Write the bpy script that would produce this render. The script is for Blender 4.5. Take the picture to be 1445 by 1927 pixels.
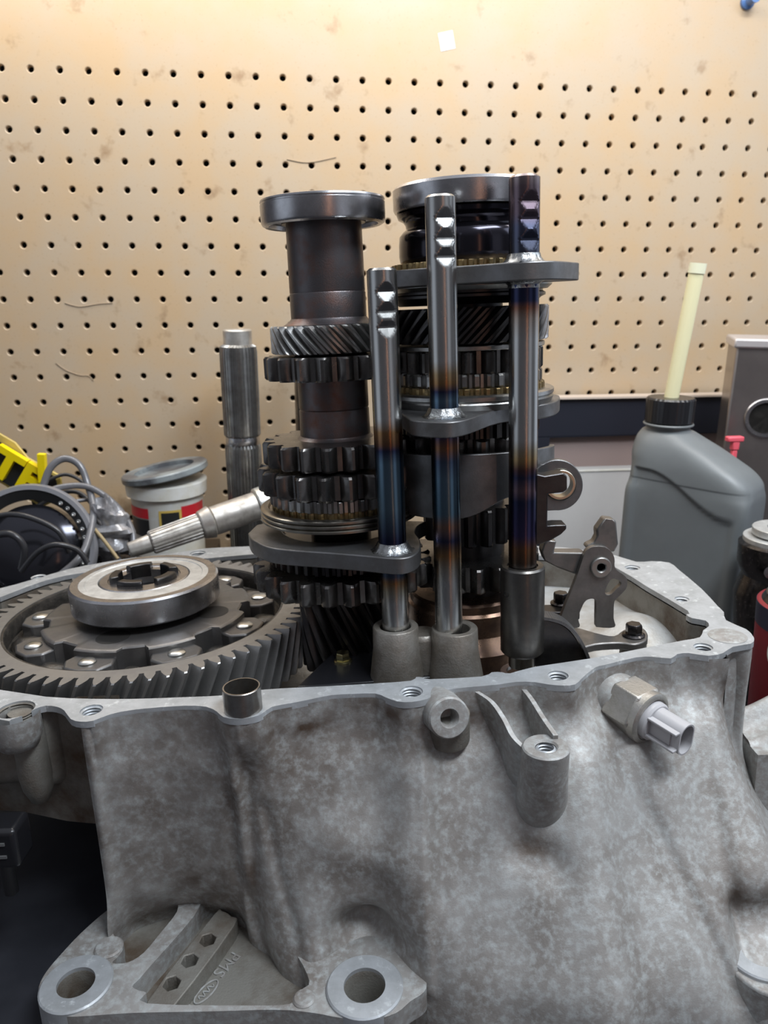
import bpy, bmesh, math, random
import numpy as np
from mathutils import Matrix, Vector
random.seed(4)
PI = math.pi; R_ = math.radians
for o in list(bpy.data.objects): bpy.data.objects.remove(o)
C = bpy.context.scene.collection
SC = 0.01                                   # everything below is written in centimetres

# ------------------------------------------------------------------ camera
FPX, CX, CY, CAMZ = 1447.0, 722.5, 963.5, 17.5
_d = np.array([955-CX, 6500-CY, FPX]); _d /= np.linalg.norm(_d)
_up = -_d
_Y = np.array([0, 0, 1.]) - _up*_up[2]; _Y /= np.linalg.norm(_Y)
_X = np.cross(_Y, _up)
RW = np.array([_X, _Y, _up])                # camera (x right, y down, z forward) -> world
cam_d = bpy.data.cameras.new('camera'); cam = bpy.data.objects.new('camera', cam_d); C.objects.link(cam)
r_, u_, b_ = RW@[1, 0, 0], RW@[0, -1, 0], RW@[0, 0, -1]
cam.matrix_world = Matrix(((r_[0], u_[0], b_[0], 0), (r_[1], u_[1], b_[1], 0), (r_[2], u_[2], b_[2], CAMZ*SC), (0, 0, 0, 1)))
cam_d.sensor_fit = 'VERTICAL'; cam_d.sensor_height = 24; cam_d.lens = FPX/1927*24
cam_d.clip_start = 0.01; cam_d.clip_end = 50
cam_d.dof.use_dof = True; cam_d.dof.focus_distance = 0.37; cam_d.dof.aperture_fstop = 11
bpy.context.scene.camera = cam

def ray(px, py): return RW@np.array([px-CX, py-CY, FPX])
def Uz(px, py, z):
    r = ray(px, py); t = (z-CAMZ)/r[2]; return np.array([0, 0, CAMZ])+r*t
def UY(px, py, y):
    r = ray(px, py); return np.array([0, 0, CAMZ])+r*(y/r[1])

# frame of the bench and the pegboard wall (a few degrees off the gearbox, which lies propped)
WX = np.array([0.99124839, 0.12074205, -0.03772681]); WX /= np.linalg.norm(WX)
WZ = np.array([0.04410334, -0.03918707, 0.99897195]); WZ -= WX*(WZ@WX); WZ /= np.linalg.norm(WZ)
WYv = np.cross(WZ, WX)                       # into the wall
WO = np.array([-33.0839298, 78.19518484, 40.2914975])
BENCH = -51.3                                # bench top, along WZ from WO
def W(u, v, w): return WO+WX*u+WYv*v+WZ*w
def toW(p): p = np.array(p)-WO; return np.array([p@WX, p@WYv, p@WZ])
def Uw(px, py, v):                           # pixel -> point (frame coordinates) on the plane v cm off the wall
    r = ray(px, py); c = np.array([0, 0, CAMZ]); t = (v-(c-WO)@WYv)/(r@WYv); return toW(c+r*t)
MW = Matrix(((WX[0], WYv[0], WZ[0], 0), (WX[1], WYv[1], WZ[1], 0), (WX[2], WYv[2], WZ[2], 0), (0, 0, 0, 1)))

# ------------------------------------------------------------------ light
wd = bpy.data.worlds.new('world'); bpy.context.scene.world = wd; wd.use_nodes = True
nt = wd.node_tree; bgn = nt.nodes['Background']; tcw = nt.nodes.new('ShaderNodeTexCoord'); sx = nt.nodes.new('ShaderNodeSeparateXYZ')
nt.links.new(tcw.outputs['Generated'], sx.inputs[0])
def _wm(op, a, b_=0.0):
    n = nt.nodes.new('ShaderNodeMath'); n.operation = op
    for i, q in enumerate((a, b_)):
        if isinstance(q, (int, float)): n.inputs[i].default_value = q
        else: nt.links.new(q, n.inputs[i])
    return n.outputs[0]
def _wr(src, a, b_):
    n = nt.nodes.new('ShaderNodeMapRange'); n.interpolation_type = 'SMOOTHSTEP'; n.inputs[1].default_value = a; n.inputs[2].default_value = b_; nt.links.new(src, n.inputs[0]); return n.outputs[0]
az = _wm('ARCTAN2', sx.outputs[0], _wm('MULTIPLY', sx.outputs[1], -1.0))      # 0 = behind the camera, + = right
def _wadd(acc, fac, col):
    m = nt.nodes.new('ShaderNodeMix'); m.data_type = 'RGBA'; m.blend_type = 'ADD'; m.inputs[0].default_value = 1
    k = nt.nodes.new('ShaderNodeMix'); k.data_type = 'RGBA'; k.inputs[6].default_value = (0, 0, 0, 1); k.inputs[7].default_value = (*col, 1); nt.links.new(fac, k.inputs[0])
    if isinstance(acc, tuple): m.inputs[6].default_value = (*acc, 1)
    else: nt.links.new(acc, m.inputs[6])
    nt.links.new(k.outputs[2], m.inputs[7]); return m.outputs[2]
w_ = (.085, .085, .095)                                                       # dim garage
w_ = _wadd(w_, _wr(sx.outputs[2], .15, .8), (.30, .32, .36))                 # pale ceiling
lowc = _wr(sx.outputs[2], .55, .1)
w_ = _wadd(w_, _wm('MULTIPLY', _wr(_wm('ABSOLUTE', _wm('SUBTRACT', az, .27)), .026, .010), lowc), (2.6, 1.2, .65))   # narrow warm strip added behind the camera to streak the rods
w_ = _wadd(w_, _wm('MULTIPLY', _wr(_wm('ABSOLUTE', _wm('SUBTRACT', az, .75)), .28, .10), lowc), (.30, .32, .36))
w_ = _wadd(w_, _wm('MULTIPLY', _wr(_wm('ABSOLUTE', _wm('SUBTRACT', az, 1.9)), .5, .2), lowc), (.55, .62, .72))
w_ = _wadd(w_, _wm('MULTIPLY', _wr(_wm('ABSOLUTE', _wm('SUBTRACT', az, -1.25)), .45, .15), lowc), (.40, .45, .52))
nt.links.new(w_, bgn.inputs[0]); bgn.inputs[1].default_value = 1.0
def area(name, loc, tgt, sx, sy, power, col):
    l = bpy.data.lights.new(name, 'AREA'); l.shape = 'RECTANGLE'; l.size = sx*SC; l.size_y = sy*SC
    l.energy = power; l.color = col
    o = bpy.data.objects.new(name, l); C.objects.link(o); o.location = Vector(loc)*SC
    o.rotation_euler = (Vector(tgt)-Vector(loc)).to_track_quat('-Z', 'Y').to_euler(); return o
area('ceiling_tube_light', (0, 60, 62), (4, 76, 0), 120, 7, 4.7, (1.0, 0.965, 0.91))
area('shop_ceiling_light', (38, 4, 84), (10, 36, 0), 50, 20, 9.5, (0.86, 0.93, 1.0))
area('side_window_light', (75, 30, 55), (8, 38, 0), 30, 30, 1.2, (0.78, 0.88, 1.0))
vs = bpy.context.scene.view_settings
vs.view_transform = 'Standard'; vs.look = 'None'; vs.exposure = 0.0; vs.gamma = 1.0; vs.use_curve_mapping = False

# ------------------------------------------------------------------ materials
def nodes(name):
    m = bpy.data.materials.new(name); m.use_nodes = True; nt = m.node_tree
    return m, nt, nt.nodes['Principled BSDF']
def mat(name, col, rough=0.5, metal=0.0, col2=None, scale=6.0, rough2=None, bump=0.0, bscale=40.0, detail=6, lo=0.35, hi=0.7,
        stretch=None, coat=0.0, trans=0.0, col3=None, scale3=20, lo3=.55, hi3=.7, sheen=0):
    m, nt, b = nodes(name)
    b.inputs['Base Color'].default_value = (*col, 1); b.inputs['Roughness'].default_value = rough; b.inputs['Metallic'].default_value = metal
    if coat: b.inputs['Coat Weight'].default_value = coat; b.inputs['Coat Roughness'].default_value = 0.08
    if trans: b.inputs['Transmission Weight'].default_value = trans
    tc = nt.nodes.new('ShaderNodeTexCoord'); mp = nt.nodes.new('ShaderNodeMapping'); nt.links.new(tc.outputs['Object'], mp.inputs[0])
    mp.inputs['Scale'].default_value = [100*s for s in (stretch or (1, 1, 1))]      # texture units: cm
    def noise(sc, det=detail):
        n = nt.nodes.new('ShaderNodeTexNoise'); n.inputs['Scale'].default_value = sc; n.inputs['Detail'].default_value = det
        n.inputs['Roughness'].default_value = .62; nt.links.new(mp.outputs[0], n.inputs[0]); return n
    def ramp(src, a, c):
        r = nt.nodes.new('ShaderNodeMapRange'); r.inputs[1].default_value = a; r.inputs[2].default_value = c; nt.links.new(src, r.inputs[0]); return r.outputs[0]
    cur = None
    if col2:
        n = noise(1/scale); mx = nt.nodes.new('ShaderNodeMix'); mx.data_type = 'RGBA'
        mx.inputs[6].default_value = (*col, 1); mx.inputs[7].default_value = (*col2, 1)
        f = ramp(n.outputs[0], lo, hi); nt.links.new(f, mx.inputs[0]); cur = mx.outputs[2]
        if rough2 is not None:
            rr = nt.nodes.new('ShaderNodeMapRange'); rr.inputs[3].default_value = rough; rr.inputs[4].default_value = rough2
            nt.links.new(f, rr.inputs[0]); nt.links.new(rr.outputs[0], b.inputs['Roughness'])
    if col3:
        n = noise(1/scale3, 9); mx = nt.nodes.new('ShaderNodeMix'); mx.data_type = 'RGBA'
        if cur: nt.links.new(cur, mx.inputs[6])
        else: mx.inputs[6].default_value = (*col, 1)
        mx.inputs[7].default_value = (*col3, 1); nt.links.new(ramp(n.outputs[0], lo3, hi3), mx.inputs[0]); cur = mx.outputs[2]
    if cur: nt.links.new(cur, b.inputs['Base Color'])
    if bump:
        n = noise(1/bscale if bscale < 1 else bscale, 4); bp = nt.nodes.new('ShaderNodeBump'); bp.inputs['Strength'].default_value = bump
        bp.inputs['Distance'].default_value = 0.0004; nt.links.new(n.outputs[0], bp.inputs['Height']); nt.links.new(bp.outputs[0], b.inputs['Normal'])
    return m
def attr_mat(name, rough=.22, metal=1.0, bump=0.0):
    m, nt, b = nodes(name); a = nt.nodes.new('ShaderNodeAttribute'); a.attribute_name = 'tint'
    nt.links.new(a.outputs['Color'], b.inputs['Base Color']); b.inputs['Metallic'].default_value = metal; b.inputs['Roughness'].default_value = rough
    tc = nt.nodes.new('ShaderNodeTexCoord'); n = nt.nodes.new('ShaderNodeTexNoise'); n.inputs['Scale'].default_value = 260
    mp = nt.nodes.new('ShaderNodeMapping'); mp.inputs['Scale'].default_value = (1, 1, .12)
    nt.links.new(tc.outputs['Object'], mp.inputs[0]); nt.links.new(mp.outputs[0], n.inputs[0])
    rr = nt.nodes.new('ShaderNodeMapRange'); rr.inputs[3].default_value = rough-.07; rr.inputs[4].default_value = rough+.14
    nt.links.new(n.outputs[0], rr.inputs[0]); nt.links.new(rr.outputs[0], b.inputs['Roughness'])
    return m
M = {}
M['cast'] = mat('cast_aluminium', (.38, .37, .355), .52, .3, (.18, .155, .135), 3.6, .64, .2, 7, lo=.36, hi=.72, col3=(.50, .53, .53), scale3=.35, lo3=.45, hi3=.8)
def add_dirt_shade(m, col):  # mask mixes brown grime with shade painted into the colour
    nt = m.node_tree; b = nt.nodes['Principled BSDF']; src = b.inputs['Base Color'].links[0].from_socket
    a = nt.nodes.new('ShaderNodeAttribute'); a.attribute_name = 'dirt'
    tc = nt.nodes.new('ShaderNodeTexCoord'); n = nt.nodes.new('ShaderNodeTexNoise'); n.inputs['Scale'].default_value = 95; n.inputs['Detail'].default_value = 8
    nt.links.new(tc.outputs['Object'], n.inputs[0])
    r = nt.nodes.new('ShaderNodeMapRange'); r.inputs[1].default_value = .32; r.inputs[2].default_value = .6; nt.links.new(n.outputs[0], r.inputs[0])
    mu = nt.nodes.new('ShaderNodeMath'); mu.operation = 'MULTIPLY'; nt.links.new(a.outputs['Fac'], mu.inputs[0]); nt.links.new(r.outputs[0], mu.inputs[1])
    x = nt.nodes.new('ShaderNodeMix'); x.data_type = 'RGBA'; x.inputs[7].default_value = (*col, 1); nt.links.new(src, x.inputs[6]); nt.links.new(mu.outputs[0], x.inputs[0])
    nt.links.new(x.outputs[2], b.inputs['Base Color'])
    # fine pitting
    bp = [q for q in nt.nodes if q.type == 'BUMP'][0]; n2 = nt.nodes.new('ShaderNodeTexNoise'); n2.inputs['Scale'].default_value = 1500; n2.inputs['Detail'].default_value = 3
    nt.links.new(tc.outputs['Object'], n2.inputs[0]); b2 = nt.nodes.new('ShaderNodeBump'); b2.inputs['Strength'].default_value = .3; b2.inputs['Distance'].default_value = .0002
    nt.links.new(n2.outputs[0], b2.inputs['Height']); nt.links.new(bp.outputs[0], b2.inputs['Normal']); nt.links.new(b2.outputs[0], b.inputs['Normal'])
add_dirt_shade(M['cast'], (.075, .045, .028))
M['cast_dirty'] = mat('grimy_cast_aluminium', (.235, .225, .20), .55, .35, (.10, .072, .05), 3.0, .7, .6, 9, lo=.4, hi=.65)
M['machined'] = mat('machined_aluminium', (.50, .52, .54), .46, .45, (.34, .35, .355), 1.4, .56, .15, 6, col3=(.66, .69, .70), scale3=.5, lo3=.58, hi3=.7)
M['boss'] = mat('oily_boss_aluminium', (.32, .30, .27), .42, .6, (.18, .155, .125), 1.2, .5, .5, 9)
M['gear'] = mat('dark_gear_steel', (.16, .155, .15), .25, .95, (.09, .08, .075), 1.5, .35, .1, 12)
M['gear_pale'] = mat('pale_gear_steel', (.42, .42, .41), .28, 1, (.22, .21, .20), 1.2, .4, .1, 12)
M['black_steel'] = mat('blackened_steel', (.045, .044, .048), .28, .9, (.09, .085, .08), 2, .4, .1, 12)
M['shaft'] = mat('brown_shaft_steel', (.13, .12, .125), .36, .85, (.15, .075, .055), 1.3, .5, .25, 14, lo=.45, hi=.75)
M['bearing'] = mat('bearing_steel', (.56, .56, .58), .26, 1, (.34, .33, .34), 1.4, .3)
M['bearing_dark'] = mat('bearing_seal', (.05, .05, .055), .35, .8)
M['shield'] = mat('bearing_shield', (.66, .67, .66), .42, .55, (.45, .45, .44), .8)
M['bronze'] = mat('bronze_ring', (.34, .24, .11), .36, .9, (.12, .10, .06), .5, .5)
M['forkst'] = mat('fork_plate_steel', (.21, .21, .215), .38, .85, (.13, .125, .12), 1.4, .5, .15, 12)
M['weld'] = mat('weld_bead', (.45, .46, .46), .22, 1, (.25, .25, .25), .3, .4, .9, 6)
M['rod'] = attr_mat('heat_tinted_rod_steel', .22)
M['oilcast'] = mat('oily_black_iron', (.05, .048, .045), .16, .55, (.11, .10, .09), .7, .3, .9, 7)
M['carrier'] = mat('carrier_steel', (.20, .195, .19), .36, .8, (.13, .12, .115), 2.0, .5, .2, 10)
M['bolt'] = mat('pale_bolt_steel', (.62, .63, .61), .3, 1, (.4, .4, .38), .4)
M['black_bolt'] = mat('oily_black_bolt', (.05, .048, .05), .15, .9, (.12, .11, .11), .3, .3)
M['yellow_zinc'] = mat('yellow_zinc', (.62, .55, .30), .25, 1)
M['hub'] = mat('brown_oily_hub', (.30, .19, .13), .25, .8, (.14, .09, .07), .9, .4)
M['bracket'] = mat('bracket_steel', (.24, .23, .22), .36, .8, (.15, .14, .13), 1.2, .5, .1, 10)
M['sensor'] = mat('grey_plastic', (.46, .45, .46), .38)
M['dark_in'] = mat('dark_cavity', (.02, .018, .016), .6)
M['nutal'] = mat('dull_zinc_body', (.52, .50, .47), .36, .85, (.36, .34, .30), .7, .55, .5, 6)
M['bottle'] = mat('grey_bottle_plastic', (.17, .185, .19), .42, 0, (.145, .155, .16), 6)
M['blackpl'] = mat('black_plastic', (.012, .012, .014), .25)
M['rubber'] = mat('black_rubber', (.02, .02, .022), .45)
M['straw'] = mat('yellowed_tube', (.86, .80, .50), .35)
M['white'] = mat('white_plastic', (.80, .80, .77), .45, 0, (.66, .62, .5), 2)
M['red'] = mat('red_print', (.55, .02, .03), .4)
M['black'] = mat('black_print', (.02, .02, .02), .4)
M['gold'] = mat('gold_print', (.6, .42, .1), .4)
M['yellow'] = mat('yellow_vinyl', (.92, .70, .0), .4)
M['navy'] = mat('black_navy_frame', (.012, .014, .024), .5)
M['glass_grey'] = mat('pale_panel', (.62, .61, .59), .45, 0, (.56, .54, .53), 10)
M['pinkband'] = mat('pinkish_panel', (.34, .26, .24), .45)
M['steelbox'] = mat('brushed_steel_box', (.40, .36, .34), .3, .9, (.3, .27, .26), 6)
M['wirek'] = mat('black_cable', (.03, .03, .033), .3)
M['wireg'] = mat('grey_cable', (.16, .16, .17), .28, .2)
M['wiret'] = mat('tan_cable', (.36, .27, .14), .5)
M['claer'] = mat('crumpled_film', (.5, .5, .52), .12, .4, (.2, .19, .19), .7, .3, 1.0, 2)
M['axle'] = mat('axle_steel', (.66, .64, .60), .38, .75, (.36, .33, .3), 1, .5)
M['bench'] = mat('black_bench_mat', (.012, .013, .018), .55, 0, (.025, .026, .033), 4)
M['maroon'] = mat('maroon_can', (.20, .010, .018), .35)
M['blue'] = mat('blue_pin', (.10, .2, .45), .25)
M['paper'] = mat('white_label', (.92, .96, .98), .5)

# pegboard
m, nt, b = nodes('pegboard'); M['peg'] = m
tc = nt.nodes.new('ShaderNodeTexCoord')
def _n(sc, det, rough=.6):
    n = nt.nodes.new('ShaderNodeTexNoise'); n.inputs['Scale'].default_value = sc; n.inputs['Detail'].default_value = det
    n.inputs['Roughness'].default_value = rough; nt.links.new(tc.outputs['Object'], n.inputs[0]); return n.outputs[0]
def _mr(src, a, c):
    r = nt.nodes.new('ShaderNodeMapRange'); r.inputs[1].default_value = a; r.inputs[2].default_value = c; nt.links.new(src, r.inputs[0]); return r.outputs[0]
def _mix(f, a, c):
    x = nt.nodes.new('ShaderNodeMix'); x.data_type = 'RGBA'
    if isinstance(a, tuple): x.inputs[6].default_value = (*a, 1)
    else: nt.links.new(a, x.inputs[6])
    x.inputs[7].default_value = (*c, 1); nt.links.new(f, x.inputs[0]); return x.outputs[2]
c1 = _mix(_mr(_n(14, 5), .4, .62), (.52, .41, .29), (.55, .395, .24))
c2 = _mix(_mr(_n(34, 4), .60, .74), c1, (.36, .24, .14))
c3 = _mix(_mr(_n(420, 4), .60, .74), c2, (.44, .30, .18))
nt.links.new(c3, b.inputs['Base Color']); b.inputs['Roughness'].default_value = .42

# ------------------------------------------------------------------ mesh builder
class MB:
    def __init__(s): s.v = []; s.f = []; s.c = None
    def add(s, vs, fs):
        o = len(s.v); s.v += [np.array(p, float) for p in vs]; s.f += [tuple(i+o for i in f) for f in fs]; return s
    def lathe(s, prof, c=(0, 0, 0), n=64, ax=None, rmod=None, closed=False, cap0=True):
        """prof: (r, h) list; axis +Z through c, or any axis"""
        if ax is None: A, B_, D = np.array([1., 0, 0]), np.array([0, 1., 0]), np.array([0, 0, 1.])
        else:
            D = np.array(ax, float); D /= np.linalg.norm(D); h = np.array([0, 0, 1.]) if abs(D[2]) < .9 else np.array([1., 0, 0])
            A = np.cross(h, D); A /= np.linalg.norm(A); B_ = np.cross(D, A)
        c = np.array(c, float); vs = []; fs = []
        for j, (r, h) in enumerate(prof):
            for i in range(n):
                a = 2*PI*i/n; rr = r if rmod is None else rmod(r, h, a); vs.append(c+A*(rr*math.cos(a))+B_*(rr*math.sin(a))+D*h)
        for j in range(len(prof)-1):
            for i in range(n):
                k = (i+1) % n; fs.append((j*n+i, j*n+k, (j+1)*n+k, (j+1)*n+i))
        if closed:
            j = len(prof)-1
            for i in range(n): k = (i+1) % n; fs.append((j*n+i, j*n+k, k, i))
        else:
            if prof[0][0] > 1e-6 and cap0: fs.append(tuple(range(n))[::-1])
            if prof[-1][0] > 1e-6: fs.append(tuple(len(prof)*n-n+i for i in range(n)))
        return s.add(vs, fs)
    def ring(s, ro, ri, z0, z1, c=(0, 0, 0), n=72, ax=None, ch=.03):
        return s.lathe([(ri, z0), (ro-ch, z0), (ro, z0+ch), (ro, z1-ch), (ro-ch, z1), (ri, z1)], c, n, ax, closed=True)
    def box(s, c, d, rot=None):
        vs = []
        for x in (-1, 1):
            for y in (-1, 1):
                for z in (-1, 1):
                    p = np.array([x*d[0]/2, y*d[1]/2, z*d[2]/2])
                    if rot is not None: p = rot@p
                    vs.append(np.array(c)+p)
        return s.add(vs, [(0, 1, 3, 2), (4, 6, 7, 5), (0, 4, 5, 1), (2, 3, 7, 6), (0, 2, 6, 4), (1, 5, 7, 3)])
    def extr(s, pts, vec):
        """closed outline of 3D points extruded by vec"""
        n = len(pts); vec = np.array(vec, float)
        vs = [np.array(p, float) for p in pts]+[np.array(p, float)+vec for p in pts]
        fs = [tuple(range(n))[::-1], tuple(range(n, 2*n))]+[(i, (i+1) % n, n+(i+1) % n, n+i) for i in range(n)]
        return s.add(vs, fs)
    def tube(s, path, r, n=10, sub=6, cap=True):
        P = catmull(path, sub) if sub > 1 else [np.array(p, float) for p in path]
        N = len(P); rr = r if callable(r) else (lambda t: r)
        t0 = P[1]-P[0]; t0 /= np.linalg.norm(t0); h = np.array([0, 0, 1.]) if abs(t0[2]) < .9 else np.array([1., 0, 0])
        a = np.cross(h, t0); a /= np.linalg.norm(a); vs = []; fs = []
        for i, p in enumerate(P):
            t = P[min(i+1, N-1)]-P[max(i-1, 0)]; t /= max(np.linalg.norm(t), 1e-9); a = a-t*(a@t); a /= np.linalg.norm(a); b = np.cross(t, a)
            for k in range(n): an = 2*PI*k/n; vs.append(p+(a*math.cos(an)+b*math.sin(an))*rr(i/(N-1)))
        for i in range(N-1):
            for k in range(n): l = (k+1) % n; fs.append((i*n+k, i*n+l, (i+1)*n+l, (i+1)*n+k))
        if cap: fs += [tuple(range(n))[::-1], tuple((N-1)*n+k for k in range(n))]
        return s.add(vs, fs)
    def grid(s, fn, nu, nv):
        vs = [fn(i/(nu-1), j/(nv-1)) for i in range(nu) for j in range(nv)]
        return s.add(vs, [(i*nv+j, i*nv+j+1, (i+1)*nv+j+1, (i+1)*nv+j) for i in range(nu-1) for j in range(nv-1)])
    def gear(s, c, z0, z1, n, rr, rt, ri, tw=0.0, tip=.13, root=.30, ch=.12, ph=0.0, nz=None):
        """n teeth; tip / root = land widths as a fraction of the pitch; tw twist over the height"""
        prof = []
        for k in range(n):
            for (f, q) in ((-.5, 0), (-.5+root/2, 0), (-.36+tip*.2, .33), (-.22+tip*.1, .72), (-tip/2, 1), (tip/2, 1), (.22-tip*.1, .72), (.36-tip*.2, .33), (.5-root/2, 0)):
                prof.append(((k+f)*2*PI/n+ph, q))
        m = len(prof); nz = nz or (2 if tw == 0 else 10); zs = [(z0, 1), (z0+ch, 0)]+[(z0+ch+(z1-z0-2*ch)*(i+1)/nz, 0) for i in range(nz-1)]+[(z1-ch, 0), (z1, 1)]
        vs = []; fs = []
        for (z, e) in zs:
            for (a, q) in prof:
                r = rr+(rt-rr)*q-(ch*.9*q if e else 0); aa = a+tw*(z-z0)/(z1-z0)
                vs.append((c[0]+r*math.cos(aa), c[1]+r*math.sin(aa), z))
        L = len(zs)
        for j in range(L-1):
            for i in range(m): k = (i+1) % m; fs.append((j*m+i, j*m+k, (j+1)*m+k, (j+1)*m+i))
        b0 = len(vs)
        for z in (z0, z1):
            aa0 = tw*(z-z0)/(z1-z0)
            for (a, q) in prof: vs.append((c[0]+ri*math.cos(a+aa0), c[1]+ri*math.sin(a+aa0), z))
        for i in range(m):
            k = (i+1) % m; fs.append((b0+i, b0+k, k, i)); fs.append(((L-1)*m+i, (L-1)*m+k, b0+m+k, b0+m+i)); fs.append((b0+i, b0+m+i, b0+m+k, b0+k))
        return s.add(vs, fs)
    def build(s, name, m, parent=None, smooth=32, bevel=0, seg=2, sub=0, label=None, col=None, W_=False, loc=None):
        me = bpy.data.meshes.new(name)
        o = bpy.data.objects.new(name, me); C.objects.link(o)
        V = np.array(s.v)
        if parent is not None:
            o.parent = parent; Mi = INV[parent.name]
        elif W_:
            Lm = Matrix.Translation(Vector(loc)*SC)@MW; o.matrix_world = Lm; Mi = Lm.inverted(); INV[o.name] = Mi
        else:
            if loc is None: loc = ((V[:, 0].min()+V[:, 0].max())/2, (V[:, 1].min()+V[:, 1].max())/2, V[:, 2].min())
            Lm = Matrix.Translation(Vector(loc)*SC); o.matrix_world = Lm; Mi = Lm.inverted(); INV[o.name] = Mi
        Mi4 = np.array(Mi); V = (V*SC)@Mi4[:3, :3].T+Mi4[:3, 3]
        me.from_pydata([tuple(p) for p in V], [], s.f); me.update()
        bm = bmesh.new(); bm.from_mesh(me); bmesh.ops.remove_doubles(bm, verts=bm.verts, dist=2e-6)
        bmesh.ops.recalc_face_normals(bm, faces=bm.faces); bm.to_mesh(me); bm.free()
        if col is not None:
            at = me.color_attributes.new('tint', 'FLOAT_COLOR', 'POINT')
            Wm = np.array(Mi.inverted())
            for i, v in enumerate(me.vertices):
                p = (Wm[:3, :3]@np.array(v.co)+Wm[:3, 3])/SC; at.data[i].color = (*col(p), 1)
        me.materials.append(m)
        if smooth:
            me.polygons.foreach_set('use_smooth', [True]*len(me.polygons)); me.set_sharp_from_angle(angle=R_(smooth))
        if bevel:
            b = o.modifiers.new('bevel', 'BEVEL'); b.width = bevel*SC; b.segments = seg; b.limit_method = 'ANGLE'; b.angle_limit = R_(35); b.harden_normals = False
        if sub:
            b = o.modifiers.new('sub', 'SUBSURF'); b.levels = sub; b.render_levels = sub
        if label: o['label'] = label
        return o
INV = {}
def catmull(P, k=6, closed=False):
    P = [np.array(p, float) for p in P]; n = len(P); out = []
    for i in range(n if closed else n-1):
        if closed: a, b, c, d = P[(i-1) % n], P[i], P[(i+1) % n], P[(i+2) % n]
        else: a, b, c, d = P[max(i-1, 0)], P[i], P[i+1], P[min(i+2, n-1)]
        for j in range(k):
            t = j/k; out.append(.5*((2*b)+(c-a)*t+(2*a-5*b+4*c-d)*t*t+(3*b-a-3*c+d)*t**3))
    if not closed: out.append(P[-1])
    return out
def thing(name, label, cat, loc, group=None, frame=None):
    o = bpy.data.objects.new(name, None); C.objects.link(o); o.empty_display_size = .01
    Lm = Matrix.Translation(Vector(loc)*SC)@(MW if frame else Matrix.Identity(4)); o.matrix_world = Lm; INV[o.name] = Lm.inverted()
    return tag(o, label, cat, group)
def tag(o, label, cat, group=None):
    o['label'] = label; o['category'] = cat
    if group: o['group'] = group
    return o
def struct(o): o['kind'] = 'structure'; return o
def _inside(poly, x, y):
    r = False; n = len(poly); j = n-1
    for i in range(n):
        xi, yi = poly[i]; xj, yj = poly[j]
        if (yi > y) != (yj > y) and x < (xj-xi)*(y-yi)/(yj-yi)+xi: r = not r
        j = i
    return r
def plate(outer, holes, z0, z1):
    """flat plate with holes from 2D outlines; returns vertices/faces (top, bottom, rims)"""
    from mathutils.geometry import delaunay_2d_cdt
    V2 = []; E2 = []
    for ol in [outer]+holes:
        o = len(V2); n = len(ol); V2 += [Vector((float(p[0]), float(p[1]))) for p in ol]; E2 += [(o+i, o+(i+1) % n) for i in range(n)]
    vo, eo, fo_, *_ = delaunay_2d_cdt(V2, E2, [], 0, 1e-5)
    tri = []
    for f in fo_:
        cx_ = sum(vo[i][0] for i in f)/3; cy_ = sum(vo[i][1] for i in f)/3
        if _inside(outer, cx_, cy_) and not any(_inside(h, cx_, cy_) for h in holes): tri.append(tuple(f))
    n = len(vo); vs = [(v[0], v[1], z1) for v in vo]+[(v[0], v[1], z0) for v in vo]
    cnt = {}
    for f in tri:
        for i in range(3): cnt[(f[i], f[(i+1) % 3])] = 1
    fs = list(tri)+[tuple(i+n for i in f[::-1]) for f in tri]+[(b, a, a+n, b+n) for (a, b) in cnt if (b, a) not in cnt]
    used = sorted({i for f in fs for i in f}); mp = {u: k for k, u in enumerate(used)}
    return [vs[u] for u in used], [tuple(mp[i] for i in f) for f in fs]
def circ(x, y, r, n=28, ry=None, ph=0): return [(x+r*math.cos(2*PI*i/n+ph), y+(ry or r)*math.sin(2*PI*i/n+ph)) for i in range(n)]
def ss(a, b, x): t = min(max((x-a)/(b-a), 0), 1); return t*t*(3-2*t)
def text_mesh(txt, size, depth, bold=0):
    cu = bpy.data.curves.new('t', 'FONT'); cu.offset = bold; cu.body = txt; cu.size = size; cu.extrude = depth/2; cu.align_x = 'CENTER'; cu.align_y = 'CENTER'
    ob = bpy.data.objects.new('t', cu); C.objects.link(ob); dg = bpy.context.evaluated_depsgraph_get(); dg.update()
    me = bpy.data.meshes.new_from_object(ob.evaluated_get(dg)); vs = [np.array(v.co) for v in me.vertices]; fs = [tuple(p.vertices) for p in me.polygons]
    bpy.data.objects.remove(ob); bpy.data.curves.remove(cu); bpy.data.meshes.remove(me); return vs, fs
def put_text(mb, txt, size, depth, o, ex, ey, ez, bold=0):
    vs, fs = text_mesh(txt, size, depth, bold); o = np.array(o, float)
    return mb.add([o+np.array(ex)*v[0]+np.array(ey)*v[1]+np.array(ez)*v[2] for v in vs], fs)

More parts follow.
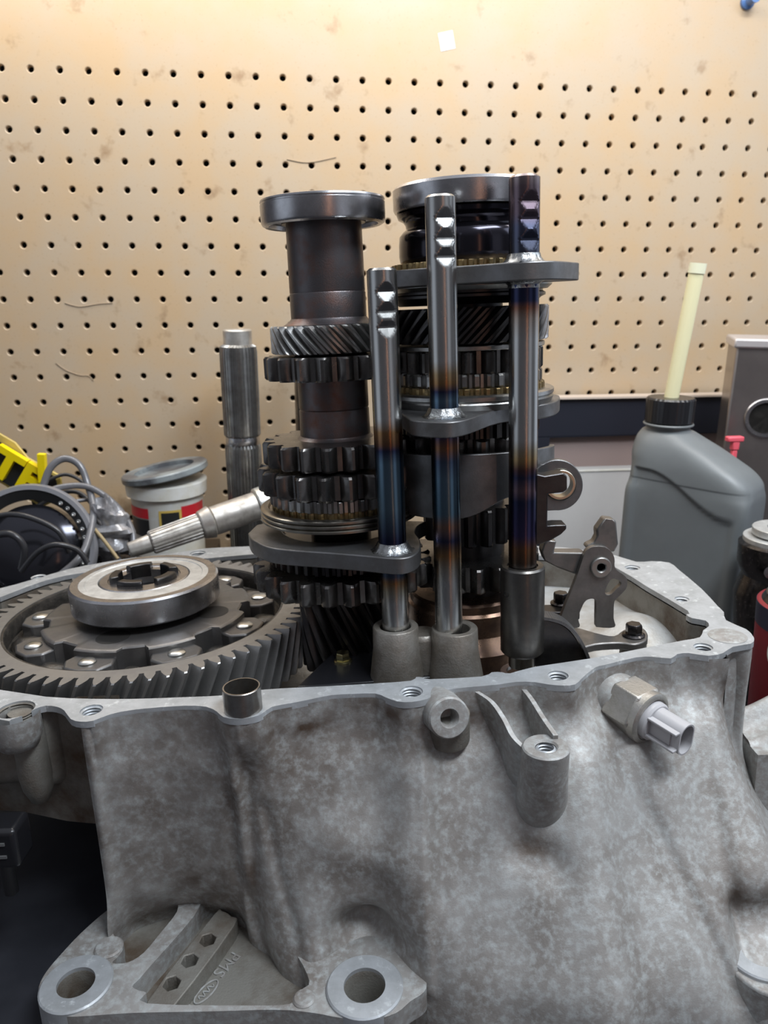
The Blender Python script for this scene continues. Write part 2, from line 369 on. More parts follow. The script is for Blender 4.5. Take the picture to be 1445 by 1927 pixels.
# ================================================================== SETTING
# pegboard wall: real holes in a 6 mm board, dark cavity behind
peg = MB(); P25 = 2.54; th = .6; rh = .30
NSEG = 16
def wp(u, v, w): return W(u, v, w)
def cell(c, r):
    cu, cw = c*P25, -r*P25; h = P25/2
    sq = []
    for i in range(NSEG):
        a = 2*PI*i/NSEG+PI/4; k = 1/max(abs(math.cos(a)), abs(math.sin(a))); sq.append((cu+h*k*math.cos(a), cw+h*k*math.sin(a)))
    def ringp(rad, v): return [wp(cu+rad*math.cos(2*PI*i/NSEG+PI/4), v, cw+rad*math.sin(2*PI*i/NSEG+PI/4)) for i in range(NSEG)]
    vs = [wp(x, 0, y) for x, y in sq]+ringp(rh+.07, 0)+ringp(rh, .06)+ringp(rh-.02, th)
    fs = []
    for q in range(3):
        for i in range(NSEG): k = (i+1) % NSEG; fs.append((q*NSEG+i, q*NSEG+k, (q+1)*NSEG+k, (q+1)*NSEG+i))
    peg.add(vs, fs)
c0, c1_, r0, r1 = -6, 40, 0, 20
for c in range(c0, c1_+1):
    for r in range(r0, r1+1): cell(c, r)
ul, ur, wt, wb = (c0-.5)*P25, (c1_+.5)*P25, .5*P25, -(r1+.5)*P25
peg.add([wp(ul, 0, wt), wp(ur, 0, wt), wp(ur, 0, 34), wp(ul, 0, 34)], [(0, 1, 2, 3)])
wall = struct(peg.build('wall_back', M['peg'], W_=True, loc=W((ul+ur)/2, 0, wb), smooth=40))
bk = MB(); bk.box(W(0, 0, 0)+WX*(ul+ur)/2+WYv*3.6+WZ*(34+wb)/2, (ur-ul, 2, 34-wb), np.array([WX, WYv, WZ]).T)
bk.build('backing', mat('dark_wall_gap', (.03, .028, .024), .8), wall, smooth=0)
for pts in (((105,683),(125,697),(150,706),(166,707),(176,716)), ((122,570),(150,577),(185,572),(212,570)), ((540,300),(580,306),(632,296))):
    MB().tube([W(q[0], -.03, q[2]) for q in [Uw(a, b, 0) for a, b in pts]], .05, 6, 5).build('scuff_mark', mat('grey_scuff', (.34, .26, .18), .7), wall, smooth=60, label='dark curved scuff on the board')
bn = MB(); Rw = np.array([WX, WYv, WZ]).T
bn.box(W(36, -52, BENCH-2), (190, 104, 4), Rw)
bench = tag(bn.build('workbench', M['bench'], W_=True, loc=W(36, -52, BENCH-4), smooth=0), 'black workbench top under the open gearbox in front of the pegboard', 'workbench')

# ================================================================== GEARBOX CASE
OUT = [(0,1354),(21,1354),(48,1344),(66,1334),(86,1328),(107,1330),(121,1337),(133,1353),(152,1358),(176,1356),(208,1344),(256,1335),(346,1328),(388,1330),
 (408,1339),(420,1349),(446,1353),(477,1349),(493,1343),(512,1330),(549,1323),(579,1317),(624,1308),(662,1306),(706,1305),(725,1312),(748,1320),(774,1321),
 (804,1315),(825,1303),(853,1296),(906,1291),(939,1288),(972,1283),(1005,1283.5),(1032,1288),(1059,1290),(1082,1288),(1095,1276),(1120,1256),(1139,1251),
 (1197,1237),(1228,1236),(1262,1239),(1274,1231),(1296,1229),(1333,1234),(1360,1229),(1379,1217),(1413,1211),(1419,1203),(1416,1196),(1404,1184),(1366,1167),
 (1362,1152),(1350,1140),(1320,1108),(1277,1072),(1259,1058.6),(1225,1056),(1197,1057),(1157,1045),(1110,1038),(1060,1030),(900,1024),(700,1018),(560,1022),(468,1028),(386,1032),
 (320,1042),(240,1051),(180,1061),(129,1071),(56,1092),(0,1107)]
IN = [(0,1298),(86,1311),(172,1315),(257,1315),(343,1312),(429,1308),(493,1298),(558,1294),(620,1291),(706,1286),(773,1281),(783,1274),(797,1275),(810,1278),(906,1273),(925,1265),(945,1265),(960,1267),
 (1005,1255),(1111,1239),(1215,1218.7),(1286,1205),(1317,1199),(1323,1186),(1334,1178),(1328,1168),(1302,1163),(1291,1156),(1294,1149),(1216,1103),(1160,1069),(1100,1050),
 (900,1042),(700,1036),(560,1038),(476,1043),(408,1049),(330,1056),(240,1066),(124,1083),(60,1101),(0,1124)]
outer = [tuple(Uz(x, y, 0)[:2]) for x, y in OUT]; inner = [tuple(Uz(x, y, 0)[:2]) for x, y in IN]
GC = (-14.85, 44.8)                                             # axis of the differential
# both outlines close around the differential, left of the frame
outer += [(-29.2, 49.5), (-29.6, 44.5), (-28.6, 39.5), (-26, 36.2), (-22.5, 34.2)][0:5]
inner += [(-26.6, 48.5), (-27.0, 44.3), (-26.0, 39.8), (-23.4, 36.0)]
holes = []
for (px, py, r) in [(172,1336,.52),(30,1335,.85),(774,1301,.55),(1050,1271,.5),(1323,1217.5,.48),(1283,1127,.42),(1190,1068,.5),(458,1334,.88),(372,1041,.6),(72,1084,.5)]:
    x, y, _ = Uz(px, py, 0); holes.append((x, y, r))
case = thing('transmission_case', 'large grey cast aluminium gearbox case, open on top, with scalloped rim', 'gearbox case', (0, 34, -14.3))
sm_in = [tuple(p) for p in catmull([(*p, 0) for p in inner], 2, True)]; sm_in = [p[:2] for p in sm_in]
sm_out = [p[:2] for p in catmull([(*p, 0) for p in outer], 2, True)]
vs, fs = plate(sm_out, [sm_in]+[circ(x, y, r, 32) for x, y, r in holes], -.32, 0)
mb = MB().add(vs, fs); mb.build('rim', M['machined'], case, smooth=25, label='bright machined rim face with bolt holes')
for i, (x, y, r) in enumerate(holes):
    if i == 7: continue                                         # the dowel sleeve fills this one
    mb = MB(); pr = [(r+.02, -.06)]
    for k in range(6): pr += [(r-.09, -.12-k*.15), (r+.0, -.195-k*.15)]
    pr += [(r-.05, -1.05), (0.001, -1.1)]
    mb.lathe(pr, (x, y, 0), 28, cap0=False); mb.build('threaded_hole', M['machined'] if i != 1 else M['cast_dirty'], case, smooth=20, label='threaded bolt hole')
# shallow milled disc at the right corner
x, y, _ = Uz(1369, 1197, 0); MB().lathe([(.98, .015), (.95, .03), (.001, .03)], (x, y, 0), 40).build('milled_pad', M['cast'], case, label='round grey milled pad on the rim corner')

# inner wall, floor
mb = MB(); n = len(sm_in)
def fl(x, y):                                                   # floor height inside the case
    a = ss(8.0, 10.5, x)
    rt = -2.9+1.3*ss(2.2, 0, math.hypot((x-15.2)/1.6, (y-43.5)/2.0))+.6*ss(39.5, 47, y)
    return -5.0*(1-a)+rt*a
for i in range(n):
    k = (i+1) % n; p, q = sm_in[i], sm_in[k]
    mb.add([(*p, -.4), (*q, -.4), (*q, -7), (*p, -7)], [(0, 1, 2, 3)])
mb.build('inner_wall', M['cast_dirty'], case, smooth=60)
def fgrid(u, v): x = -28+47.5*u; y = 33.5+21*v; return (x, y, fl(x, y))
from_in = lambda x, y: sum(((a[1] > y) != (b[1] > y)) and (x < (b[0]-a[0])*(y-a[1])/(b[1]-a[1]+1e-12)+a[0]) for a, b in zip(sm_in, sm_in[1:]+sm_in[:1])) % 2
mb = MB().grid(fgrid, 150, 70); keep = []
for f in mb.f:
    c = sum(mb.v[i] for i in f)/4
    cc = [from_in(c[0]+dx, c[1]+dy) for dx in (-.4, .4) for dy in (-.4, .4)]
    if any(cc) and not (c[0] < -13.5 and c[1] < 38): keep.append(f)
mb.f = keep; mb.build('inner_floor', mat('oily_inner_casting', (.50, .52, .53), .4, .4, (.32, .30, .27), 2.0, .5, .6, 7, col3=(.2, .14, .07), scale3=3.0, lo3=.62, hi3=.75), case, smooth=60)
# bosses carrying the rods
for (px, hw, zt, r0_, r1_) in [(744, 42, 1.75, 1.18, 1.62), (855, 44, 1.5, 1.2, 1.68)]:
    X = UY(px, 1180, 37)[0]; mb = MB()
    mb.lathe([(.80, -1), (.80, zt-.06), (.86, zt), (r0_-.05, zt), (r0_, zt-.06), (r0_+.03, zt-1.2), (r1_, -2.6), (r1_+.15, -5)], (X, 37, 0), 48)
    mb.build('rod_boss', M['boss'], case, smooth=40, label='oily conical boss holding a rod')
mb = MB(); mb.lathe([(.95, -5), (.85, 1.0), (.7, 1.1), (.001, 1.1)], (1.78, 37.6, 0), 24)
mb.box((1.75, 37.5, -2), (2.6, .7, 5.6)); mb.build('boss_web', M['boss'], case, bevel=.15)

# ---- front wall: columns of (z, offset toward the viewer)
ZR = [-.2, -1.5, -4, -7, -9.5, -11.2, -12.6, -14.2]
cols = [  # top pixel on the rim edge, rim depth tweak, offsets per row (cm toward camera = negative)
 (150,1358, [.05,.0,.0,-.05,-.15,-.3,-.3,-.3], [0,0,0,.02,.02,-.1,-.1,-.1]),
 (164,1357, [.05,-.12,-.15,-.15,-.1,.2,.8,.9], None),
 (200,1346, [.2,-.1,-.2,-.2,-.1,.4,1.1,1.2], None),
 (300,1331, [.1,-.1,-.25,-.3,-.1,.5,1.2,1.2], None),
 (400,1333, [.1,.0,-.2,-.2,-.1,.3,.8,.8], None),
 (424,1350, [.1,.25,.15,.1,.1,.2,.4,.4], None),
 (446,1353, [.1,.65,.75,.6,.35,.2,.0,.0], None),
 (475,1349, [.1,.45,.45,.1,-.3,-.7,-1.0,-1.1], None),
 (520,1329, [.15,-.0,-.35,-.9,-1.7,-2.3,-2.8,-3.0], None),
 (570,1318, [.15,.05,-.6,-1.6,-2.6,-3.3,-3.9,-4.2], None),
 (640,1307, [.2,.0,-.9,-2.1,-2.9,-3.2,-3.5,-4.0], None),
 (700,1305, [.2,.0,-1.0,-2.3,-3.0,-3.2,-3.5,-4.0], None),
 (760,1320, [.1,-.0,-1.1,-2.5,-3.4,-3.8,-4.1,-4.4], None),
 (800,1316, [.1,-.1,-1.1,-2.5,-3.7,-4.4,-4.8,-5.2], None),
 (850,1297, [.15,-.1,-1.35,-3.0,-4.6,-5.7,-6.3,-6.7], None),
 (930,1288, [.15,-.2,-1.6,-3.5,-5.2,-6.4,-6.9,-7.3], None),
 (1010,1283, [.1,-.4,-2.1,-4.1,-5.9,-7.1,-7.6,-8.0], None),
 (1090,1280, [.05,-.6,-2.4,-4.4,-6.3,-7.5,-8.1,-8.5], None),
 (1140,1251, [.15,-.6,-2.3,-4.6,-6.7,-8.0,-8.6,-9.0], None),
 (1220,1237, [.1,-.6,-2.3,-4.8,-7.1,-8.5,-9.2,-9.6], None),
 (1285,1230, [.1,-.5,-2.1,-4.4,-6.9,-8.5,-9.3,-9.7], None),
 (1335,1234, [.1,-.3,-1.9,-4.4,-7.0,-8.7,-9.6,-10.0], None),
 (1358,1229, [.1,.1,-1.3,-4.1,-6.9,-8.7,-9.7,-10.1], [0,0,.1,.6,1.2,1.6,1.8,2.0]),
 (1372,1221, [.1,.3,.35,-1.8,-5.0,-7.0,-8.2,-8.8], [0,0,.15,.7,1.5,2.1,2.4,2.7]),
 (1388,1216, [.1,.5,.9,.1,-1.8,-3.6,-5,-6], [0,0,.1,.6,1.5,2.4,3.0,3.4]),
 (1412,1211, [.1,.1,.3,.4,.2,-.4,-1.2,-2], [0,0,.0,.3,1.4,2.6,3.4,4.0]),
 (1418,1203, [.1,.2,.4,.7,1.0,1.2,1.2,1.2], [0,0,.0,.25,1.3,2.5,3.3,3.9]),
 (1410,1190, [1,1.2,1.4,1.7,2.0,2.2,2.2,2.2], [0,0,.0,.25,1.3,2.5,3.3,3.9]),
]
CP = []
for (px, py, dy, dx) in cols:
    b = Uz(px, py, 0); CP.append([(b[0]+(dx[i] if dx else 0), b[1]+dy[i], ZR[i]) for i in range(len(ZR))])
CP = np.array(CP)                                                # columns x rows x 3
def refine(A, k):                                                # catmull along axis 0
    out = catmull(list(A), k); return np.array(out)
FG = refine(CP, 8); FG = np.transpose(refine(np.transpose(FG, (1, 0, 2)), 9), (1, 0, 2))
# scalloped edge of the rim continues down a short way
def gz(x, y, z, cx_, cz_, sx, sz, a): return a*math.exp(-((x-cx_)/sx)**2-((z-cz_)/sz)**2)
edge = sorted([(Uz(px, py, 0)[0], Uz(px, py, 0)[1]) for px, py in OUT[6:47]])
ex_, ey_ = [e[0] for e in edge], [e[1] for e in edge]
spx = UY(1195, 1450, 33.5); hb = UY(690, 1725, 30.6); hr = UY(1415, 1700, 29.0)
NU, NV = FG.shape[:2]
def PLN(Y_, *p): return [np.array(UY(a, b, Y_)[[0, 2]]) for a, b in p]
CREASE = [(PLN(32, (436,1500),(450,1640),(490,1735),(540,1800),(572,1868)), .38, .40), (PLN(31, (492,1540),(520,1640),(556,1720),(585,1800)), .18, .34),
          (PLN(31, (640,1590),(720,1600)), -.45, 1.3), (PLN(31, (800,1420),(797,1600),(800,1760)), -.16, .28), (PLN(31, (838,1440),(826,1640)), .12, .3),
          (PLN(29.5, (1210,1500),(1262,1610),(1340,1790)), .26, .42), (PLN(30.5, (985,1590),(1030,1600)), .45, .75)]
for i in range(NU):
    for j in range(NV):
        x, y, z = FG[i, j]
        ye = float(np.interp(x, ex_, ey_))+.08
        if x < 17.2 and x > -13.8:
            t = ss(-3.4, -.9, z); y = y*(1-t)+(ye-.08)*t
        y -= gz(x, y, z, spx[0], spx[2]+.6, 2.6, 2.0, .5)        # swelling under the switch
        y += gz(x, y, z, hb[0], hb[2]-.4, 1.6, .95, 1.6)             # hollow above the lower bolt hole
        y += 1.9*ss(33.5, 31.0, y)*ss(hr[0]-1.3, hr[0]-.3, x)*math.exp(-((z+10.4)/1.25)**2)   # hollow above the right bolt hole
        for PL, dep, w_l in CREASE:
            dm = 9
            for A2, B2_ in zip(PL, PL[1:]):
                ab = B2_-A2; t = max(0, min(1, ((x-A2[0])*ab[0]+(z-A2[1])*ab[1])/(ab@ab))); dm = min(dm, math.hypot(x-A2[0]-ab[0]*t, z-A2[1]-ab[1]*t))
            y += dep*math.exp(-(dm/w_l)**2)
        d = (x-UY(1190, 1480, 32)[0])-(-(z-UY(1190, 1480, 32)[2]))*.45
        if z < -4.5: y += .16*math.exp(-(d/.5)**2)*ss(-4.5, -6.5, z)
        FG[i, j] = (x, y, z)
mb = MB().add(FG.reshape(-1, 3), [(i*NV+j, i*NV+j+1, (i+1)*NV+j+1, (i+1)*NV+j) for i in range(NU-1) for j in range(NV-1)])
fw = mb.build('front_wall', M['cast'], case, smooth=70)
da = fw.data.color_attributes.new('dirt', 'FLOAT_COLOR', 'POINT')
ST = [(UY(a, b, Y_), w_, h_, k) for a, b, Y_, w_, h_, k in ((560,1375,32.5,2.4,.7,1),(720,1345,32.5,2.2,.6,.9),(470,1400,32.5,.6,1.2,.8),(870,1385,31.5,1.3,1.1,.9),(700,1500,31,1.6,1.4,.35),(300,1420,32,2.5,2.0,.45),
   (380,1660,32,1.6,1.0,.9),(300,1500,32,4.5,4.5,.42),(640,1480,31,2.6,2.6,.3),(475,1650,31.5,.8,1.6,.8),(1000,1605,30,1.1,.8,.8),(1080,1350,32,1.0,.5,.7),(1385,1330,35,.8,2.4,.8),(1300,1255,35,1.2,.5,.5),(1180,1255,35,1.2,.4,.4),(690,1735,30,1.6,.8,.6),(640,1840,29,2,.8,.3),(1400,1700,29,1.3,1.6,.8))]  # brown stains, and shade painted into the hollows
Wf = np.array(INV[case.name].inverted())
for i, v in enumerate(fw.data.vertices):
    p = (np.array(v.co)+Wf[:3, 3])/SC; k = .34*ss(9, -4, p[0])+.12*ss(-6, -1, p[2])  # grime plus painted shade, darker to the left and the top
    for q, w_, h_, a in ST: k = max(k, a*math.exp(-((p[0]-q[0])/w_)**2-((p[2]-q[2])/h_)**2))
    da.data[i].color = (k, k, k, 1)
def yfront(x, z):                                                # depth of the wall at (x,z)
    d = (FG[:, :, 0]-x)**2+(FG[:, :, 2]-z)**2; k = np.argmin(d); return FG.reshape(-1, 3)[k][1]
# side wall on the right, back wall and the left end (plain, seen only edge on)
mb = MB(); ow = [p for p in sm_out]
for i in range(len(ow)):
    k = (i+1) % len(ow); p, q = ow[i], ow[k]
    if not (p[1] < 42 and p[0] > -14.3 and q[0] > -14.3 and p[0] < 18.2):
        f = lambda a: (GC[0]+.98*(a[0]-GC[0]), 44+.985*(a[1]-44))
        pa, qa = f(p), f(q); zb = -9.5 if p[0] > -13 else -3.6
        if p[0] < -12 and p[1] < 40: continue
        mb.add([(*pa, -.3), (*qa, -.3), (*qa, zb), (*pa, zb)], [(0, 1, 2, 3)])
mb.build('outer_wall', M['cast'], case, smooth=60)
# left end: rim ear, recessed wall and rounded lobe of the final drive housing
L0 = Uz(0, 1354, 0); mb = MB()
ear = Uz(26, 1338, 0)
mb.lathe([(1.15, -.1), (1.12, -1.2), (.9, -1.75), (.4, -2.0), (.001, -2.0)], (ear[0], ear[1]+.0, 0), 36, cap0=False)
mb.lathe([(1.5, -.1), (1.45, -1.2), (1.1, -1.7), (.5, -1.9), (.001, -1.95)], (ear[0]-2.0, ear[1]+.6, 0), 30, cap0=False)
mb.build('rim_ear', M['cast'], case, smooth=50)
mb = MB()
def lobe(u, v):
    x = -30+16.4*u; zt = -.5-5.6*v
    yy = 33.6+.9*ss(-22, -30, x)
    yy += 1.4*(ss(-16.9, -15.6, x))*(1-ss(.7, 1, v)) - .25*math.exp(-((x+17.2)/.6)**2)
    yy += .55*ss(.55, 1.0, v)**2*6
    if v > .97: yy += 6*(v-.97)/.03
    return (x, yy, zt)
mb.grid(lobe, 90, 50); mb.build('drive_housing_wall', M['cast_dirty'], case, smooth=60, label='brown stained recessed wall at the left')
mb = MB()
mb.lathe([(.8, 0), (.82, -3.4), (.72, -4.2), (.45, -4.9), (.001, -5.2)], (-17.6, 33.5, -.3), 32)
mb.build('housing_rib', M['cast_dirty'], case, smooth=50)

# ---- feet: bell flange plates with bosses, pocket, hex bar and lettering
ZF = -11.6
def F(px, py, z=ZF): return tuple(Uz(px, py, z)[:2])
foot_out = [(230,1690),(212,1706),(190,1722),(150,1758),(118,1792),(92,1822),(76,1848),(72,1872),(80,1894),(100,1908),(140,1913),(250,1906),(400,1903),(520,1900),(590,1906),
            (640,1915),(700,1918),(745,1906),(772,1884),(798,1866),(802,1842),(790,1780),(740,1740),(560,1700),(430,1668)]
pocket = [(234,1701),(264,1683),(312,1680),(331,1693),(333,1715),(303,1754),(270,1793),(240,1811),(211,1812),(222,1800),(231,1786),(229,1769),(212,1754)]
slot = [(383,1695),(366,1722),(330,1765),(285,1815),(262,1842),(249,1856),(262,1864),(275,1868),(277,1888),(470,1892),(545,1889),(556,1872),(570,1860),(582,1846),(560,1800),(520,1755),(480,1722),(446,1706),(415,1690)]
fo = [p[:2] for p in catmull([(*F(*p), 0) for p in foot_out], 3, True)]
po = [p[:2] for p in catmull([(*F(*p), 0) for p in pocket], 3, True)]
so = [p[:2] for p in catmull([(*F(*p), 0) for p in slot], 3, True)]
b1, b2 = F(143, 1850, ZF+.12), F(686, 1855, ZF+.12)
def ellp(px, py, r, z=ZF): x, y = F(px, py, z); return circ(x, y, r, 36)
vs, fs = plate(fo, [po, so, circ(*b1, .86, 40), circ(*b2, .95, 40)], ZF-2.0, ZF)
MB().add(vs, fs).build('bell_flange', M['cast'], case, bevel=.16, seg=3, smooth=35)
vs, fs = plate([(GX, GY) for GX, GY in fo], [circ(*b1, .8, 30), circ(*b2, .9, 30)], ZF-2.4, ZF-1.15)
MB().add(vs, fs).build('flange_floor', M['cast_dirty'], case, smooth=35)
for (bx, by), ri, ro in ((b1, .84, 1.62), (b2, .93, 1.72)):
    MB().ring(ro, ri, ZF-1.9, ZF+.16, (bx, by, 0), 48, ch=.07).build('bolt_boss', M['machined'], case, label='ring-shaped bolt boss on the flange')
    MB().lathe([(ri+.01, 0), (ri-.04, -.15), (ri-.04, -2.2), (.001, -2.2)], (bx, by, ZF), 36, cap0=False).build('bolt_hole', M['cast_dirty'], case)
for (px, py, r) in ((205, 1784, .68), (572, 1880, .5)):
    x, y = F(px, py); MB().lathe([(r, -.6), (r, .04), (r-.08, .12), (.001, .13)], (x, y, ZF), 32).build('round_pad', M['cast'], case, label='small round raised pad on the flange')
# hex bar
HB = [(401,1722),(418,1714),(436,1724),(440,1742),(327,1893),(300,1897),(277,1884)]
zb_ = ZF-.25; hb_o = [F(x, y, zb_) for x, y in HB]
hx = []
for (px, py) in ((391, 1768), (357, 1807), (323, 1850)):
    x, y = F(px, py, zb_); hx.append(circ(x, y, .42, 6, ph=.35))
vs, fs = plate([p[:2] for p in catmull([(*p, 0) for p in hb_o], 3, True)], hx, ZF-1.3, zb_)
MB().add(vs, fs).build('hex_hole_bar', M['cast_dirty'], case, bevel=.05, smooth=35, label='raised bar with three hexagonal holes')
# cast writing: PMS, oval mark, 1
mb = MB(); zt = ZF-1.12
A_, B2 = np.array(F(448, 1790, zt)), np.array(F(402, 1838, zt)); ex = np.append((B2-A_)/np.linalg.norm(B2-A_), 0); ey = np.array([-ex[1], ex[0], 0])
for ch_, (px, py) in zip('PMS', ((440, 1800), (426, 1815), (412, 1831))):
    put_text(mb, ch_, .85, .06, (*F(px, py, zt), zt), ex, ey, (0, 0, 1))
put_text(mb, '1', .8, .06, (*F(362, 1896, zt), zt), ex, ey, (0, 0, 1))
ox, oy = F(388, 1866, zt)
pts = [np.array([ox, oy, zt])+ex*(.72*math.cos(t))+ey*(.30*math.sin(t)) for t in np.linspace(0, 2*PI, 33)]
mb.tube(pts, .04, 6, 1, cap=False)
pts = [np.array([ox, oy, zt])+ex*(-.45+.9*t)+ey*(.12*math.sin(t*19)) for t in np.linspace(0, 1, 24)]; mb.tube(pts, .035, 6, 1)
mb.build('cast_lettering', M['cast'], case, smooth=0, label='raised cast letters PMS and an oval mark')
# right lower bolt boss
bx, by = F(1432, 1795, ZF+.4)
vs, fs = plate([p[:2] for p in catmull([(*F(*p, ZF+.3), 0) for p in ((1352,1760),(1366,1808),(1400,1845),(1450,1872),(1520,1870),(1560,1800),(1500,1740),(1420,1730))], 3, True)], [circ(bx, by, .85, 32)], ZF-1.5, ZF+.3)
MB().add(vs, fs).build('bell_flange', M['cast'], case, bevel=.15, seg=3)
MB().ring(1.55, .83, ZF-1, ZF+.5, (bx, by, 0), 48, ch=.07).build('bolt_boss', M['machined'], case, label='ring-shaped bolt boss at the right edge')
MB().lathe([(.85, .3), (.8, .1), (.8, -1.6), (.001, -1.6)], (bx, by, ZF), 32, cap0=False).build('bolt_hole', M['cast_dirty'], case)

# ---- bosses on the front wall
tocam = lambda p: (np.array([0, 0, CAMZ])-p)/np.linalg.norm(np.array([0, 0, CAMZ])-p)
c = UY(846, 1352, 31.6); ax = np.array([.22, -.92, .20])
mb = MB(); mb.lathe([(1.05, -2.6), (.98, -.1), (.9, 0), (.46, 0), (.40, -.12), (.36, -.9), (.001, -.9)], c, 44, ax)
mb.build('threaded_boss', M['cast'], case, smooth=35, label='round threaded boss pointing at the viewer')
mb = MB(); mb.lathe([(1.0, 0), (1.0, -1.45), (.97, -1.55), (.001, -1.55)], c+np.array([.05, 1.15, -.35]), 40, (0, -.12, .99)); mb.build('boss_skirt', M['cast_dirty'], case, smooth=35)
c = UY(1027, 1404, 30.4)
mb = MB(); pr = [(.47, -.1), (.55, .0), (.98, 0), (1.05, -.07), (1.08, -1.5), (1.2, -3.0), (1.2, -4.2), (.9, -5.4), (.4, -6.2), (.001, -6.3)]
mb.lathe(pr, c, 48, cap0=False)
for v in mb.v: v[1] += .26*max(0, c[2]-.3-v[2])+.05*max(0, c[2]-2.2-v[2])**2
mb.build('stud_boss', M['cast'], case, smooth=40, label='tall round boss with a threaded top')
mb = MB(); pr = []
for k in range(8): pr += [(.36, -.05-k*.16), (.46, -.13-k*.16)]
mb.lathe(pr+[(.4, -1.6), (.001, -1.6)], c, 28, cap0=False); mb.build('threaded_hole', M['machined'], case, smooth=20)
def rib(pts, w, zdown, name='rib'):
    mb = MB(); P = catmull(pts, 5)
    for i in range(len(P)-1):
        a, b = P[i], P[i+1]; wv = np.array([w/2, 0, 0]); dn = np.array([0, .9, -zdown])
        mb.add([a-wv, a+wv, b+wv, b-wv, a-wv*1.5+dn, a+wv*1.5+dn, b+wv*1.5+dn, b-wv*1.5+dn], [(0, 1, 2, 3), (0, 3, 7, 4), (1, 5, 6, 2)]+([(0, 4, 5, 1)] if i == 0 else [])+([(3, 2, 6, 7)] if i == len(P)-2 else []))
    return mb.build(name, M['cast'], case, smooth=50)
rib([UY(895, 1300, 33.4), UY(925, 1320, 32.8), UY(948, 1352, 32.0), UY(966, 1386, 31.2), UY(990, 1410, 30.7)], .22, 3.2)
rib([UY(980, 1290, 33.9), UY(1000, 1315, 33.0), UY(1022, 1350, 31.9), UY(1046, 1384, 30.9)], .22, 3.2)

# ================================================================== DOWEL, SWITCH, SMALL BOLT
x, y, _ = Uz(458, 1334, 0)
d = MB().ring(.88, .79, -.28, 1.15, (x, y, 0), 48, ch=.03).build('dowel_sleeve', mat('sleeve_steel', (.4, .39, .37), .3, .95, (.28, .25, .22), .6), loc=(x, y, 0))
tag(d, 'short hollow steel dowel sleeve standing in the front rim of the gearbox case', 'dowel')

axs = np.array([.50, -.78, -.10]); axs /= np.linalg.norm(axs); c = UY(1216, 1348, 33.7)-axs*.7
sw = thing('pressure_switch', 'light grey electrical switch screwed into the front of the gearbox case', 'sensor', tuple(c))
def hexl(mb, r, h0, h1, c, ax, n=6): return mb.lathe([(r*.93, h0), (r, h0+.08), (r, h1-.12), (r*.9, h1)], c, n, ax)
hexl(MB(), 1.48, -.9, .72, c, axs).build('hex_nut', M['nutal'], sw, bevel=.06, label='dull hexagonal metal body with sealant')
MB().lathe([(1.34, .6), (1.33, .95), (1.2, 1.05), (1.1, 1.07), (1.06, .98), (.9, .95), (.001, .95)], c, 48, axs).build('crimped_collar', M['nutal'], sw)
MB().lathe([(1.35, -2.2), (1.3, -.7), (1.2, -.6), (.001, -.6)], c, 48, axs).build('seat', M['cast'], sw)
MB().lathe([(1.0, .9), (.97, 1.25), (.88, 1.35), (.001, 1.35)], c, 48, axs).build('plastic_base', M['sensor'], sw)
hz = np.cross(axs, [0, 0, 1.]); hz /= np.linalg.norm(hz); vz = np.cross(hz, axs)
if vz[2] < 0: vz = -vz; hz = -hz
if hz[0] < 0: hz = -hz
def stad(w, h, n=12):
    L = []
    for i in range(n+1): a = -PI/2+PI*i/n; L.append((w/2*0+math.cos(a)*w, (h-w)+0*0 if 0 else 0)) if 0 else None
    return [(w*math.cos(a), (h-w)*(1 if math.sin(a) > 0 else -1)+w*math.sin(a)) for a in [2*PI*(i+.5)/(2*n) for i in range(2*n)]]
oS, iS = stad(.54, .82), stad(.46, .74); e0 = c+axs*2.9; mb = MB(); nn = len(oS)
def pp(q, t): return c+axs*t+hz*(q[0]+.05)+vz*q[1]
V_ = [pp(q, 1.2) for q in oS]+[pp(q, 2.95) for q in oS]+[pp(q, 2.95) for q in iS]+[pp(q, 1.9) for q in iS]
mb.add(V_, [(j*nn+i, j*nn+(i+1) % nn, (j+1)*nn+(i+1) % nn, (j+1)*nn+i) for j in range(3) for i in range(nn)])
mb.build('connector_shell', M['sensor'], sw, smooth=40)
MB().add([pp(q, 1.92) for q in iS], [tuple(range(nn))]).build('connector_socket', mat('brown_socket', (.10, .06, .05), .5), sw)
mb = MB(); Rm = np.array([hz, axs, vz]).T
for t in (.50, -.42): mb.box(c+axs*2.1+hz*(-.62)+vz*t, (.34, 1.6, .12), Rm)
mb.box(c+axs*1.9+hz*(-.46)+vz*.04, (.2, 1.2, .8), Rm); mb.build('guide_rail', M['sensor'], sw, bevel=.03)

zp = -1.0
mb = MB(); mb.extr([(-4.9, 36.0, zp-.6), (3.0, 36.6, zp-.6), (3.0, 40.9, zp-.6), (-2.9, 40.9, zp-.6)], (0, 0, .6))
op = tag(mb.build('oil_pan_plate', M['blackpl'], bevel=.1), 'glossy black plastic plate inside the gearbox case beneath the left gear stack', 'plate')
bx, by, _ = Uz(645, 1232, -.6)
bo = thing('flange_bolt', 'small yellow-zinc hex bolt on the black plate between ring gear and rod boss', 'bolt', (bx, by, zp))
MB().lathe([(.5, 0), (.5, .07), (.42, .12), (.001, .12)], (bx, by, zp), 24).build('bolt_flange', M['yellow_zinc'], bo)
hexl(MB(), .40, .1, .55, (bx, by, zp), (0, 0, 1)).build('hex_head', M['yellow_zinc'], bo, smooth=20)

